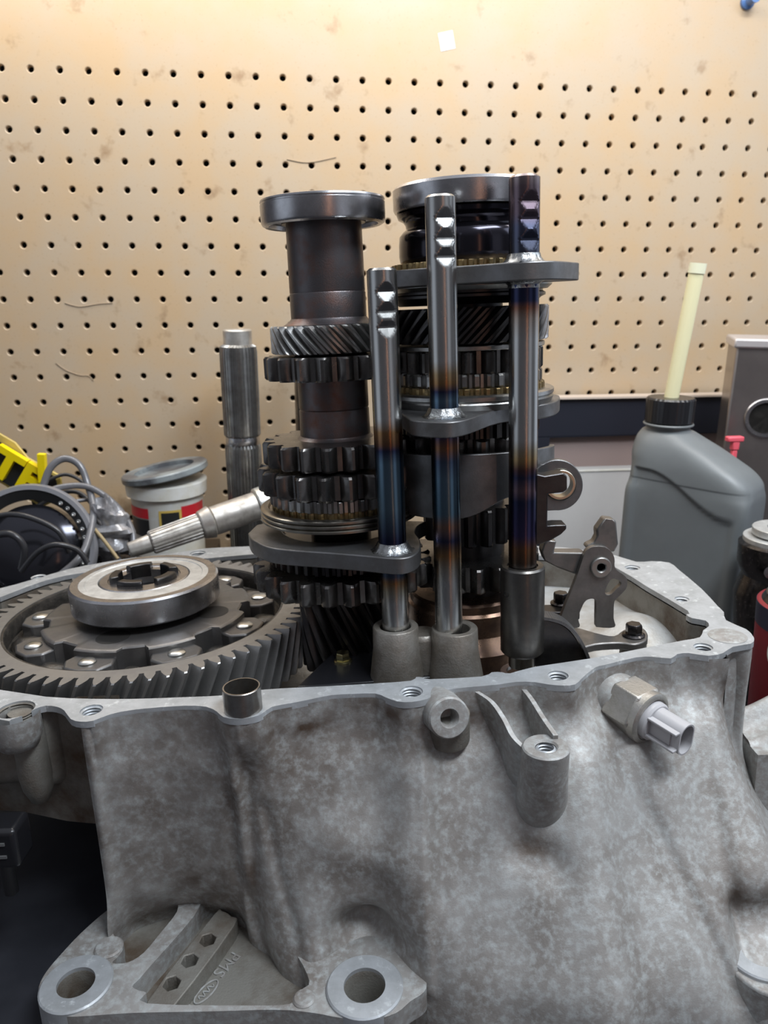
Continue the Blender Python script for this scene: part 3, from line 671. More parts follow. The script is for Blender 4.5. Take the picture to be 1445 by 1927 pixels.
# ================================================================== DIFFERENTIAL
df = thing('differential', 'large ring gear with ball bearing on its hub, in the left of the case', 'differential', (*GC, -2.8))
MB().gear(GC, -2.9, .15, 70, 9.1, 9.95, 8.35, tw=.15, tip=.17, root=.3, ch=.06, nz=9).build('ring_gear', mat('ring_gear_steel', (.36, .355, .35), .36, .8, (.25, .245, .24), 1.5, .46, .08, 10), df, smooth=28)
MB().lathe([(8.5, 0), (8.4, .1), (8.2, .1), (8.15, 0), (8.15, -.95), (8.0, -1.1), (.001, -1.1)], (*GC, 0), 120, cap0=False).build('carrier_pan', M['oilcast'], df, smooth=35)
na = 9; a0 = math.atan2(*(np.array(Uz(322, 1212, 0)[:2])-GC)[::-1])
for k in range(na):
    a = a0+2*PI*k/na; p = np.array([GC[0]+6.85*math.cos(a), GC[1]+6.85*math.sin(a), 0]); er = np.array([math.cos(a), math.sin(a), 0]); et = np.array([-er[1], er[0], 0])
    o2 = [p+er*(-1.2)+et*(-1.1), p+er*(-.1)+et*(-1.45), p+er*.75+et*(-1.0), p+er*.98+et*(.0), p+er*.75+et*1.0, p+er*(-.1)+et*1.45, p+er*(-1.2)+et*1.1]
    pd = MB().extr([q+np.array([0, 0, -1.2]) for q in o2], (0, 0, 1.08)).build('bolt_pad', M['carrier'], df, bevel=.12)
    INV[pd.name] = pd.matrix_world.inverted() if False else INV[df.name]
    MB().lathe([(.50, 0), (.48, .1), (.38, .18), (.15, .22), (.001, .22)], p+np.array([0, 0, -.13]), 24).build('rivet', M['bolt'], pd, label='pale rivet head')
    a += PI/na; q = np.array([GC[0]+7.1*math.cos(a), GC[1]+7.1*math.sin(a), -.95])
    MB().lathe([(1.0, -.3), (.9, .15), (.55, .42), (.001, .5)], q, 24, rmod=lambda r, h, an: r*(1+.12*math.sin(3*an+k))).build('casting_lump', M['oilcast'], df, smooth=60)
mb = MB(); mb.lathe([(6.2, -1.3), (6.2, .16), (6.1, .24), (5.95, .27), (.001, .27)], (*GC, 0), 180, rmod=lambda r, h, a: r*(1-.075*ss(.45, .6, math.cos(na*(a-a0)+PI))) if r > 5 else r)
mb.build('carrier_disc', M['carrier'], df, smooth=28, label='flat grey steel disc under the bearing')
for a in (-.25, -1.75, 2.6): MB().lathe([(.95, .275), (.95, .285), (.001, .29)], (GC[0]+4.35*math.cos(a), GC[1]+4.35*math.sin(a), 0), 30).build('oil_port', M['dark_in'], df, label='dark oil port in the disc')
zb0, zb1 = .78, 2.35
brg = MB().lathe([(3.3, zb0), (4.3, zb0), (4.42, zb0+.12), (4.42, zb1-.12), (4.3, zb1), (3.85, zb1), (3.82, zb1-.06)], (*GC, 0), 96, closed=True).build('bearing_outer_race', M['bearing'], df, label='bright outer race of the ball bearing')
MB().lathe([(3.85, zb1-.5), (3.83, zb1-.03), (3.5, zb1-.01), (3.45, zb1-.06), (3.0, zb1-.02), (2.72, zb1-.02), (2.68, zb1-.4)], (*GC, 0), 96, closed=True).build('bearing_shield', M['shield'], df, label='pale shield face of the bearing')
MB().lathe([(1.5, zb0), (2.66, zb0), (2.66, zb1-.04), (2.6, zb1), (2.15, zb1), (2.1, zb1-.05), (1.5, zb1-.05)], (*GC, 0), 72, closed=True).build('bearing_inner_race', M['bearing'], df)
MB().lathe([(2.9, .2), (2.9, zb0+.1), (1.4, zb0+.1), (1.4, 1.4), (.001, 1.4)], (*GC, 0), 60).build('hub_bore', M['dark_in'], df)
for k in range(5):
    a = -.5+2*PI*k/5; mb = MB(); L = 7; w = 2*PI/5*.33; V_ = []
    for i in range(L+1):
        t = a-w+2*w*i/L
        for r, z in ((1.45, zb1-.5), (2.05, zb1-.5), (2.05, zb1+.22), (1.95, zb1+.34), (1.5, zb1+.34)): V_.append((GC[0]+r*math.cos(t), GC[1]+r*math.sin(t), z))
    F_ = [(i*5+j, i*5+(j+1) % 5, (i+1)*5+(j+1) % 5, (i+1)*5+j) for i in range(L) for j in range(5)]+[tuple(range(5))[::-1], tuple(L*5+j for j in range(5))]
    mb.add(V_, F_).build('castellation', M['black_steel'], df, bevel=.05, smooth=30)

# ================================================================== GEAR STACKS
def zr(py, hw, ax, Yc, pcx):
    """height and radius of the feature whose front middle projects to py and half width is hw px"""
    r = 3.0
    for _ in range(8):
        p = UY(pcx, py, Yc-r); dep = (p[2]-CAMZ)*-.2527+.9676*Yc; k = hw/FPX*dep; r = k/math.sqrt(1+(hw/FPX)**2)
    return p[2], r
LX, LY = -2.48, 42.0
lt = thing('gear_shaft', 'left gear stack: steel shaft with helical and spur gears under a ball bearing', 'gear shaft', (LX, LY, -.3), 'gear shafts standing in the case')
def pxc(py, X, Y_):                                                 # axis pixel x at a row
    v = RW.T@(np.array([X, Y_, 17])-[0, 0, CAMZ]); p0 = v[0]/v[2]*FPX+CX, v[1]/v[2]*FPX+CY; return p0[0]+(955-p0[0])*(py-p0[1])/(6500-p0[1])
def ZR_(py, hw, X=LX, Y_=LY): return zr(py, hw, None, Y_, pxc(py, X, Y_))
def sect(X, Yv, rows):   # (py, hw) list top->bottom -> lathe profile (r,z)
    return [(ZR_(py, hw, X, Yv)[1], ZR_(py, hw, X, Yv)[0]) for py, hw in rows]
c = (LX, LY, 0)
zt_, rb = ZR_(357, 118); zb_2, _ = ZR_(411, 118)
MB().lathe([(rb-.42, zb_2+.25), (rb-.38, zb_2+.02), (rb-.2, zb_2-.02), (rb-.06, zb_2+.06), (rb, zb_2+.18), (rb, zt_-.24), (rb-.05, zt_-.21), (rb-.05, zt_-.14), (rb, zt_-.11), (rb-.02, zt_-.03), (rb-.1, zt_), (2.0, zt_), (2.0, zb_2+.25)], c, 96, closed=True).build('bearing_outer_race', M['bearing'], lt, label='bright outer race of the top ball bearing')
MB().lathe([(rb-.4, zb_2+.22), (rb-.75, zb_2+.26), (2.2, zb_2+.28), (2.15, zb_2+.1), (1.9, zb_2+.1), (1.9, zb_2+.4)], c, 72, closed=True).build('bearing_seal', M['bearing_dark'], lt)
p = sect(LX, LY, [(405, 71), (420, 71), (430, 71.5), (546, 71), (548.5, 70.5), (551, 71.5), (598, 71), (604, 75), (611, 86)])
MB().lathe(p, c, 72).build('collar', M['shaft'], lt, label='brown stained collar below the bearing')
z1, r1 = ZR_(612, 112); z0, _ = ZR_(667, 112)
MB().gear(c, z0, z1, 30, r1-.32, r1, 1.0, tw=-.42, tip=.22, root=.25, ch=.08).build('helical_gear', M['gear_pale'], lt, smooth=28)
z1, r1 = ZR_(673, 127); z0, _ = ZR_(720, 127)
MB().gear(c, z0, z1, 18, r1-.42, r1, 1.0, tip=.12, root=.22, ch=.1, ph=.1).build('spur_gear', M['gear'], lt, smooth=28)
p = sect(LX, LY, [(660, 75), (672, 66), (720, 66), (773, 65.5), (775, 64), (778, 65.5), (826, 66), (834, 72), (841, 84)])
MB().lathe(p, c, 72).build('shaft_sleeve', M['shaft'], lt)
z1, r1 = ZR_(845, 138); z0, _ = ZR_(892, 138)
MB().gear(c, z0, z1, 19, r1-.62, r1, 1.0, tip=.11, root=.22, ch=.12, ph=.02).build('spur_gear', M['gear'], lt, smooth=28)
z1, r1 = ZR_(901, 150); z0, _ = ZR_(948, 150)
MB().gear(c, z0, z1, 20, r1-.6, r1, 1.0, tip=.11, root=.22, ch=.12, ph=.2).build('spur_gear', M['gear'], lt, smooth=28)
z1, r1 = ZR_(946, 130); z0, _ = ZR_(968, 130)
MB().gear(c, z0, z1, 42, r1-.22, r1, 1.0, tip=.3, root=.3, ch=.04).build('dog_teeth', M['gear_pale'], lt, smooth=28)
z1, r1 = ZR_(965, 126); z0, _ = ZR_(982, 126)
MB().gear(c, z0, z1, 42, r1-.15, r1, 1.0, tip=.2, root=.3, ch=.05).build('synchro_ring', M['bronze'], lt, smooth=28, label='bronze toothed synchro ring')
z1, r1 = ZR_(981, 148); z0, _ = ZR_(1008, 148); h = z1-z0
pr = [(1.0, z0), (r1-.25, z0)]
for k in range(3): b_0 = z0+h*k/3; pr += [(r1-.12, b_0+.02), (r1, b_0+h*.08), (r1, b_0+h*.22), (r1-.08, b_0+h*.30)]
pr += [(r1-.28, z1), (r1-.42, z1), (r1-.5, z1-.12), (1.0, z1-.12)]
MB().lathe(pr, c, 110, closed=True).build('shift_sleeve', mat('sleeve_grey', (.33, .31, .27), .3, 1, (.22, .2, .17), .8), lt, smooth=30, label='grooved shift sleeve ring')
z1, r1 = ZR_(1040, 139); z0, _ = ZR_(1087, 139)
MB().gear(c, z0, min(z1, UY(745, 1047, 35.9)[2]-.9), 44, r1-.3, r1, 1.0, tip=.3, root=.3, ch=.05).build('dog_teeth', M['black_steel'], lt, smooth=28)
z1, r1 = ZR_(1104, 168); z0, _ = ZR_(1147, 168)
MB().gear(c, z0, z1, 24, r1-.62, r1, 1.0, tip=.11, root=.22, ch=.12, ph=.14).build('spur_gear', M['gear'], lt, smooth=28, label='largest spur gear at the foot of the stack')
zc_ = z0
MB().gear(c, -2.4, zc_-.1, 17, 2.15, 2.65, .8, tw=-.95, tip=.2, root=.25, ch=.05).build('pinion', M['black_steel'], lt, smooth=28, label='black helical pinion')
MB().lathe([(1.6, -4.8), (1.6, zc_), (1.7, zc_), (1.7, ZR_(640, 60)[0])], c, 48).build('shaft', M['black_steel'], lt)

# right stack
RX, RY = 4.95, 43.0
rt_ = thing('gear_shaft', 'right gear stack, wider and darker, behind the tall rods', 'gear shaft', (RX, RY, -.3), 'gear shafts standing in the case')
def Q(py, hw): return ZR_(py, hw, RX, RY)
c = (RX, RY, 0)
def sec2(rows): return [(Q(py, hw)[1], Q(py, hw)[0]) for py, hw in rows]
zt_, rb = Q(327, 138); zb_2, _ = Q(381, 138)
MB().lathe([(2.0, zb_2+.05), (rb-.3, zb_2-.0), (rb-.08, zb_2+.05), (rb, zb_2+.2), (rb, zt_-.15), (rb-.12, zt_), (2.0, zt_)], c, 110, closed=True).build('bearing_outer_race', M['bearing'], rt_, label='bright outer race of the wide top bearing')
MB().lathe([(2.0, zb_2+.3)]+[(r, z) for r, z in sec2([(384, 131), (393, 128), (399, 119), (408, 114), (416, 113), (422, 120), (430, 126), (445, 127), (470, 127), (482, 125), (487, 122)])]+[(2.0, Q(487, 122)[0])], c, 110, closed=True).build('flanged_collar', mat('gloss_black_collar', (.035, .033, .042), .14, .9), rt_, smooth=40, label='glossy black waisted collar')
z1, r1 = Q(487, 143); z0, _ = Q(501, 143)
MB().gear(c, z0, z1, 50, r1-.18, r1, 1.5, tip=.35, root=.25, ch=.05).build('synchro_ring', M['bronze'], rt_, smooth=28, label='bronze toothed synchro ring under the collar')
MB().lathe([(1.5, Q(545, 148)[0])]+sec2([(545, 150), (537, 158), (506, 158), (500, 154)])[:]+[(1.5, Q(500, 150)[0])], c, 110, closed=True).build('shift_sleeve', M['gear_pale'], rt_, smooth=30)
MB().lathe(sec2([(572, 128), (562, 138), (558, 146), (553, 146), (550, 141), (545, 141), (541, 150)]), c, 90).build('lower_synchro_ring', M['black_steel'], rt_, smooth=30)
z1, r1 = Q(578, 152); z0, _ = Q(648, 152)
MB().gear(c, z0, z1, 34, r1-.36, r1, 1.5, tw=.42, tip=.22, root=.25, ch=.08).build('helical_gear', M['black_steel'], rt_, smooth=28, label='black helical gear')
MB().ring(Q(656, 143)[1], 1.5, Q(661, 143)[0], Q(652, 143)[0], c, 90).build('spacer_ring', M['gear_pale'], rt_)
z1, r1 = Q(661, 140); z0, _ = Q(706, 140)
MB().gear(c, z0, z1, 21, r1-.55, r1, 1.5, tip=.13, root=.22, ch=.1, ph=.12).build('spur_gear', M['gear'], rt_, smooth=28)
z1, r1 = Q(706, 138); z0, _ = Q(732, 138)
MB().gear(c, z0, z1, 40, r1-.3, r1, 1.5, tip=.36, root=.25, ch=.1).build('dog_teeth', M['gear_pale'], rt_, smooth=28)
z1, r1 = Q(733, 142); z0, _ = Q(748, 142)
MB().gear(c, z0, z1, 48, r1-.15, r1, 1.5, tip=.35, root=.25, ch=.05).build('synchro_ring', M['bronze'], rt_, smooth=28, label='bronze toothed synchro ring above the middle fork')
MB().lathe([(1.5, Q(775, 150)[0])]+sec2([(775, 154), (764, 158), (760, 156), (757, 159), (750, 159), (746, 154)])+[(1.5, Q(746, 150)[0])], c, 110, closed=True).build('shift_sleeve', M['gear_pale'], rt_, smooth=30)
z1, r1 = Q(800, 132); z0, _ = Q(829, 132)
MB().gear(c, z0, z1, 44, r1-.25, r1, 1.5, tip=.3, root=.3, ch=.05).build('dog_teeth', M['black_steel'], rt_, smooth=28)
z1, r1 = Q(830, 125); z0, _ = Q(872, 125)
MB().gear(c, z0, z1, 17, r1-.5, r1, 1.5, tip=.16, root=.22, ch=.1).build('spur_gear', M['gear'], rt_, smooth=28)
z1, r1 = Q(965, 88); z0, _ = Q(1034, 88)
MB().gear(c, z0, z1, 15, r1-.45, r1, 1.2, tip=.2, root=.25, ch=.1).build('spur_gear', M['black_steel'], rt_, smooth=28)
z1, r1 = Q(1075, 128); z0, _ = Q(1122, 128)
MB().gear(c, z0, z1, 20, r1-.5, r1, 1.2, tip=.16, root=.22, ch=.1).build('spur_gear', M['gear'], rt_, smooth=28)
MB().lathe([(2.0, -2), (2.0, 1.5), (1.9, Q(500, 60)[0])], c, 48).build('shaft', M['black_steel'], rt_)
# bearing hub of the case under the right stack
zh = Q(1128, 70)[0]
MB().lathe([(4.3, -5), (4.2, -1.2), (3.7, -.6), (3.55, -.4), (3.55, zh-.7), (3.4, zh-.55), (3.4, zh-.12), (3.25, zh), (1.0, zh)], (RX-.2, RY+.1, 0), 72).build('bearing_hub', M['hub'], case, smooth=35, label='brown oily bearing hub inside the case')

# curved reverse guard between the stacks
mb = MB(); rg = Q(900, 133)[1]+.45; V_ = []; N = 36
for i in range(N+1):
    a = R_(192+i*(352-192)/N); t = i/N
    ztop = UY(860, 862, RY-rg)[2]+.2-.5*abs(t-.5)**2*3; zbot = UY(860, 978, RY-rg)[2]+(1.1*math.exp(-((t-.62)/.13)**2))
    for r in (rg, rg+.28):
        for z in (ztop, zbot): V_.append((RX+r*math.cos(a), RY+r*math.sin(a), z))
F_ = []
for i in range(N): o_ = i*4; F_ += [(o_, o_+4, o_+5, o_+1), (o_+2, o_+3, o_+7, o_+6), (o_, o_+2, o_+6, o_+4), (o_+1, o_+5, o_+7, o_+3)]
F_ += [(0, 1, 3, 2), (N*4, N*4+2, N*4+3, N*4+1)]
GUARD = mb.add(V_, F_)

# ================================================================== SHIFT RODS AND FORKS
RD, YR = .70, 37.0
STEEL = (.46, .46, .45)
def ramp_col(st):
    st = sorted(st, key=lambda s: s[0])
    def f(p):
        z = p[2]
        if z <= st[0][0]: return st[0][1]
        for (a, ca), (b, cb) in zip(st, st[1:]):
            if z <= b: t = (z-a)/(b-a+1e-9); return tuple(ca[i]*(1-t)+cb[i]*t for i in range(3))
        return st[-1][1]
    return f
BR, BL, DB, PU = (.26, .15, .07), (.10, .16, .22), (.03, .035, .075), (.17, .13, .15)
def make_rod(px, top, bot, notches, tint, nang):
    X = UY(px[0], top, YR)[0]; yf = YR-RD; zt = UY(px[0], top, yf)[2]; zb = UY(px[1], bot, yf)[2]; zb = min(zb, 1.2) if bot > 1150 else zb
    nz_ = int((zt-zb)/.06); na_ = 48; mb = MB(); V_ = []
    zn = [UY(px[0], q, yf)[2] for q in notches]; nd = np.array([math.sin(nang), -math.cos(nang)])
    zs = [zt-.0, zt-.11]+[zt-.11-(zt-.11-zb)*i/nz_ for i in range(1, nz_+1)]
    for j, z in enumerate(zs):
        for i in range(na_):
            a = 2*PI*i/na_; r = RD-(.13 if j == 0 else 0); p = np.array([r*math.cos(a), r*math.sin(a)])
            for q in zn:
                lim = RD*.72+.40*abs(z-q)
                dd = p@nd
                if dd > lim: p = p-nd*(dd-lim)
            V_.append((X+p[0], YR+p[1], z))
    L = len(zs); F_ = [(j*na_+i, j*na_+(i+1) % na_, (j+1)*na_+(i+1) % na_, (j+1)*na_+i) for j in range(L-1) for i in range(na_)]
    F_ += [tuple(range(na_)), tuple((L-1)*na_+i for i in range(na_))]
    st = [(UY(px[0], q, yf)[2], cc) for q, cc in tint]; rc_ = ramp_col(st)
    def cf_(p):                                                  # milled notches, colour darkened to tone down the lamp glare
        k = .42 if (math.hypot(p[0]-X, p[1]-YR) < RD-.015 and p[2] < zt-.2) else 1; return tuple(q*k for q in rc_(p))
    return mb.add(V_, F_), X, zt, zb, cf_
def weld(X, z, r=1.1, h=.45, up=1):
    return MB().lathe([(r, 0), (r*.86, up*h*.16), (r*.74, up*h*.55), (RD+.03, up*h), (RD-.1, up*h*1.02)], (X, YR, z), 40, rmod=lambda r_, hh, a: r_*(1+.03*math.sin(9*a)+.02*math.sin(17*a+1)))

# rod 1 : low fork to the left
rod = thing('shift_rod', 'shortest shift rod, leftmost of the three, welded to the lowest fork', 'shift rod', (.35, YR, -1), 'shift rods standing in front of the gears')
mb, X1, zt, zb, cf = make_rod((718, 744), 503, 1260, [549, 586, 617], [(503, STEEL), (790, STEEL), (815, BR), (838, (.15, .08, .05)), (850, DB), (875, BL), (960, (.11, .17, .22)), (1020, DB), (1062, DB), (1088, (.06, .08, .12)), (1100, BR), (1118, (.33, .30, .24)), (1140, STEEL), (1260, STEEL)], .27)
mb.build('rod', M['rod'], rod, smooth=24, col=cf, label='steel rod with three notches and blue heat marks')
z1f = UY(745, 1047, YR-1.1)[2]
FO = [(467,1003),(471,1012),(479,1018),(502,1029),(540,1035),(614,1040),(689,1046),(730,1050),(760,1050),(781,1043),(791,1030),(790,1015),(781,1002),(786,990),(802,981)]
fo1 = [Uz(x, y, z1f)[:2] for x, y in FO]; fo1 = [p for p in catmull([(*p, 0) for p in fo1], 4)]
inn = [(LX+3.3*math.cos(a), LY+3.3*math.sin(a), 0) for a in np.linspace(R_(10), R_(-190), 30)]
lft = (LX-4.9, LY+.9, 0)
poly = [(p[0], p[1], z1f-.85) for p in fo1+inn+[(LX-4.2, LY+1.4, 0), lft]]
MB().extr(poly, (0, 0, .85)).build('shift_fork', M['forkst'], rod, bevel=.06, smooth=35, label='thick grey fork plate wrapped round the left stack')
weld(X1, z1f).build('weld', M['weld'], rod, smooth=60)

# rod 2 : middle fork
rod = thing('shift_rod', 'middle shift rod, welded to the middle fork', 'shift rod', (3.2, YR, -1), 'shift rods standing in front of the gears')
mb, X2, zt, zb, cf = make_rod((828, 852), 363, 1260, [409, 447, 482], [(363, STEEL), (680, STEEL), (704, (.30, .22, .13)), (722, BR), (738, DB), (755, BL), (785, DB), (822, DB), (845, (.18, .09, .05)), (870, (.06, .08, .13)), (905, BL), (970, (.09, .15, .2)), (993, (.20, .12, .09)), (1006, (.12, .09, .10)), (1020, DB), (1034, (.12, .08, .06)), (1050, BR), (1075, (.36, .33, .28)), (1100, STEEL), (1260, STEEL)], .27)
mb.build('rod', M['rod'], rod, smooth=24, col=cf, label='steel rod with three notches and blue heat bands')
z2f = UY(830, 790, YR-1.1)[2]
FO = [(700,770),(745,780),(773,790),(800,793.5),(845,794),(874,790),(900,782),(930,772),(970,765),(1013,762),(1040,757),(1052,750),(1052,744),(1040,741)]
fo2 = [Uz(x, y, z2f)[:2] for x, y in FO]; fo2 = catmull([(*p, 0) for p in fo2], 4)
fo2 = [(RX-4.9, RY-.8, 0), (RX-4.0, RY-3.4, 0)]+fo2[8:]
inn = [(RX+3.4*math.cos(a), RY+3.4*math.sin(a), 0) for a in np.linspace(R_(20), R_(-200), 30)]
MB().extr([(p[0], p[1], z2f-.75) for p in fo2+inn+[(RX-4.4, RY+.8, 0)]], (0, 0, .75)).build('shift_fork', M['forkst'], rod, bevel=.06, smooth=35, label='grey fork plate round the right stack')
weld(X2, z2f).build('weld', M['weld'], rod, smooth=60)

# rod 3 : top fork, collar, bracket
rod = thing('shift_rod', 'tallest shift rod, rightmost of the three, with the top fork and a thick foot collar', 'shift rod', (6.93, YR, -1), 'shift rods standing in front of the gears')
mb, X3, zt, zb, cf = make_rod((987, 985), 325, 1262, [377, 411, 451], [(325, (.36, .30, .30)), (350, PU), (400, (.16, .12, .15)), (425, (.10, .11, .17)), (470, (.09, .10, .14)), (540, DB), (566, DB), (580, (.2, .1, .07)), (600, (.36, .30, .26)), (640, STEEL), (830, STEEL), (850, (.33, .28, .2)), (866, (.32, .22, .11)), (885, (.09, .05, .05)), (900, DB), (925, (.15, .10, .12)), (945, DB), (1010, (.06, .05, .12)), (1035, (.17, .09, .05)), (1062, (.1, .07, .05)), (1100, STEEL), (1262, STEEL)], .27)
mb.build('rod', M['rod'], rod, smooth=24, col=cf, label='steel rod with purple and blue heat marks')
z3f = UY(990, 492, YR-1.0)[2]
# the top fork is drawn in plan: it hugs the stack and ends in a lug at the right
zf = z3f; P3 = [(-5.2, -.6), (-4.9, -2.2), (-4.0, -3.8), (-2.4, -5.1), (-.4, -5.9), (1.0, -6.7), (1.9, -7.1), (2.9, -6.9), (3.6, -6.2), (4.4, -5.0), (5.0, -4.0), (4.9, -3.4), (4.2, -3.0)]
P3w = catmull([(RX+x, RY+y, 0) for x, y in P3], 4)
inn = [(RX+3.5*math.cos(a), RY+3.5*math.sin(a), 0) for a in np.linspace(R_(-40), R_(-200), 26)]
MB().extr([(p[0], p[1], zf-.82) for p in P3w+inn], (0, 0, .82)).build('shift_fork', M['forkst'], rod, bevel=.06, smooth=35, label='dark fork plate near the top with a pointed lug')
weld(X3, z3f, 1.05, .4).build('weld', M['weld'], rod, smooth=60)
weld(X3, z3f-.82, .95, .3, -1).build('weld', M['weld'], rod, smooth=60)
zc1, zc0 = UY(983, 1077, YR-1.1)[2], UY(983, 1243, YR-1.1)[2]
MB().lathe([(RD+.02, zc0+.1), (1.02, zc0), (1.12, zc0+.12), (1.12, zc1-.1), (1.04, zc1), (.78, zc1), (.74, zc1-.1)], (X3, YR, 0), 56).build('collar', mat('collar_steel', (.17, .16, .145), .27, .9, (.10, .095, .09), 1, .4), rod, label='thick dark collar at the foot')
MB().lathe([(.17, -.1), (.17, .02), (.12, .03), (.10, -.05), (.001, -.06)], (X3-.93, YR-.62, UY(945, 1110, YR)[2]), 20, (-.8, -.55, 0)).build('oil_hole', M['dark_in'], rod)
MB().ring(1.05, .72, UY(983, 1262, YR)[2]-.2, UY(983, 1262, YR)[2], (X3-.1, YR, 0), 40).build('washer', M['bearing'], rod)
def vplate(pts, Yv, t, holes=[]):
    """plate standing in the plane y = Yv, outline in pixels"""
    o3 = [UY(x, y, Yv) for x, y in pts]; h3 = [[UY(x, y, Yv) for x, y in h] for h in holes]
    vs, fs = plate([(p[0], p[2]) for p in o3], [[(p[0], p[2]) for p in h] for h in h3], 0, t)
    return MB().add([(v[0], Yv+v[2], v[1]) for v in vs], fs)
fin = [(1010,1170),(1018,1164),(1030,1168),(1048,1172),(1066,1182),(1080,1197),(1092,1215),(1102,1238),(1104,1256),(1010,1258)]
vplate([p[:2] for p in catmull([(*p, 0) for p in fin], 4, True)], YR-.1, .5).build('fin', M['black_steel'], rod, bevel=.05)
rim = [UY(x, y, YR-.1) for x, y in ((1018,1163),(1040,1167),(1060,1175),(1078,1191),(1092,1212),(1103,1238),(1106,1256))]
mb = MB(); P = catmull(rim, 5); 
for a, b in zip(P, P[1:]):
    t = b-a; t /= np.linalg.norm(t); nrm = np.array([-t[2], 0, t[0]]); nrm = nrm if nrm[2]+nrm[0] > 0 else -nrm
    mb.add([a+np.array([0, y_, 0])+nrm*k for y_ in (-.25, .75) for k in (0, .16)]+[b+np.array([0, y_, 0])+nrm*k for y_ in (-.25, .75) for k in (0, .16)], [(0, 1, 5, 4), (2, 6, 7, 3), (0, 4, 6, 2), (1, 3, 7, 5), (0, 2, 3, 1), (4, 5, 7, 6)])
mb.build('fin_rim', M['forkst'], rod, smooth=50, label='bright curved edge of the fin')
GUARD.build('curved_guard', M['forkst'], rod, bevel=.04, smooth=40, label='broad dark curved plate between the gears')
# bracket with prong and horn beside the rod
br = [(1002,892),(1012,893),(1025,896),(1060,890),(1067,896),(1067,922),(1060,927),(1031,930),(1030,990),(1045,988),(1066,988),(1066,996),(1056,1006),(1036,1018),(1012,1026),(1002,1026)]
vplate(br, YR-.15, 1.0).build('bracket', M['black_steel'], rod, bevel=.06, smooth=35, label='black bracket with a prong and a horn')

# eye lever behind the bracket
eye = thing('selector_lever', 'dark flat lever ending in a bushed eye, just right of the tallest shift rod', 'lever', tuple(UY(1048, 960, 39.3)))
def pc(x, y, r, n=40, a0=0, a1=360): return [(x+r*math.cos(R_(a0+(a1-a0)*i/n)), y+r*math.sin(R_(a0+(a1-a0)*i/n))) for i in range(n if a1-a0 == 360 else n+1)]
ol = [(985,905),(1005,888),(1018,874)]+pc(1049, 913, 48, 30, -125, 95)+[(1020,962),(985,962)]
vplate(ol, 39.3, .45, [pc(1054, 912, 29)]).build('lever_plate', M['forkst'], eye, bevel=.05, smooth=35)
cc_ = UY(1054, 912, 39.3); k_ = 40/FPX
MB().ring(.80, .66, -.1, .62, cc_, 44, (0, 1, 0)).build('bushing', mat('pale_bushing', (.55, .50, .40), .3, 1), eye, label='pale bushing in the eye')

# pivoting interlock assembly on the right
YB = 40.2
il = thing('shift_holder', 'steel shift holder with pivoting claw and hooked arm, bolted inside the right of the case', 'bracket', tuple(UY(1120, 1215, YB)))
def zpx(l): return [(980+x/4.8175, 840+y/4.8175) for x, y in l]
pl = zpx([(355,1570),(420,1400),(500,1200),(560,1020),(590,950),(640,915),(700,905),(770,915),(825,960),(850,1020),(850,1080),(870,1120),(950,1180),(965,1230),(955,1290),(900,1350),(860,1390),(845,1430),(842,1560),(850,1640),(700,1640),(680,1610),(682,1420),(665,1385),(620,1385),(580,1410),(545,1480),(520,1560),(530,1640),(400,1640),(350,1600)])
sl = zpx([(770,1290),(810,1215),(850,1200),(905,1225),(905,1260),(870,1290),(820,1340),(775,1345),(762,1320)])
vplate([p[:2] for p in catmull([(*p, 0) for p in pl], 3, True)], YB, .38, [[p[:2] for p in catmull([(*p, 0) for p in sl], 2, True)]]).build('pivot_plate', M['bracket'], il, bevel=.05, smooth=35, label='grey triangular pivot plate with a slot')
cp = UY(980+722/4.8175, 840+1090/4.8175, YB)
MB().lathe([(.58, 0), (.58, .16), (.52, .2), (.3, .2), (.24, .16), (.22, -.1), (.001, -.1)], cp, 40, (0, -1, 0)).build('pivot_pin', mat('pin_steel', (.36, .35, .33), .35, .9), il, label='round pivot pin with a hollow centre')
claw = zpx([(188,960),(215,880),(250,850),(325,862),(300,965),(560,965),(600,985),(600,1100),(500,1165),(330,1100),(215,1040)])
vplate(claw, YB+.45, .9).build('claw', M['bracket'], il, bevel=.08, smooth=35, label='claw-shaped left arm')
arm = zpx([(665,870),(690,820),(685,760),(760,655),(850,665),(868,690),(885,890),(850,960),(760,960),(690,925),(590,930),(600,900)])
vplate(arm, YB+.4, .75).build('hooked_arm', M['bracket'], il, bevel=.10, smooth=35, label='upright hooked arm')
bz = Uz(1195, 1205, -.35)[2]
bp_ = [(1050,1172),(1120,1190),(1155,1196),(1175,1184),(1205,1180),(1218,1190),(1216,1204),(1195,1212),(1165,1209),(1120,1212),(1085,1222),(1060,1225),(1030,1215),(1020,1190)]
b3 = [Uz(x, y, -.5) for x, y in bp_]
MB().extr([(p[0], p[1], -.95) for p in catmull(b3, 3, True)], (0, 0, .45)).build('base_plate', M['bracket'], il, bevel=.08, smooth=35)
lb = Uz(1052, 1140, .2); MB().extr([(lb[0]-1.2, lb[1]-.6, -.4), (lb[0]+1.0, lb[1]-.9, -.4), (lb[0]+1.3, lb[1]+.5, -.4), (lb[0]-1.2, lb[1]+.6, -.4)], (0, 0, .5)).build('base_tab', M['black_steel'], il, bevel=.1)
for (px, py, z, dark) in ((1192, 1196, -.5, 1), (1055, 1136, .1, 1)):
    q = Uz(px, py, z); mb = MB(); mb.lathe([(.62, 0), (.62, .08), (.5, .16), (.001, .16)], q, 32); mb.build('bolt_flange', M['black_bolt'], il)
    hexl(MB(), .46, .12, .72, q, (0, 0, 1)).build('bolt_head', M['black_bolt'], il, bevel=.03, smooth=25, label='oily black hex bolt head')
    MB().lathe([(.75, -3), (.72, -.02), (.001, -.02)], q-np.array([0, 0, .45]), 24).build('standoff', M['boss'], il)

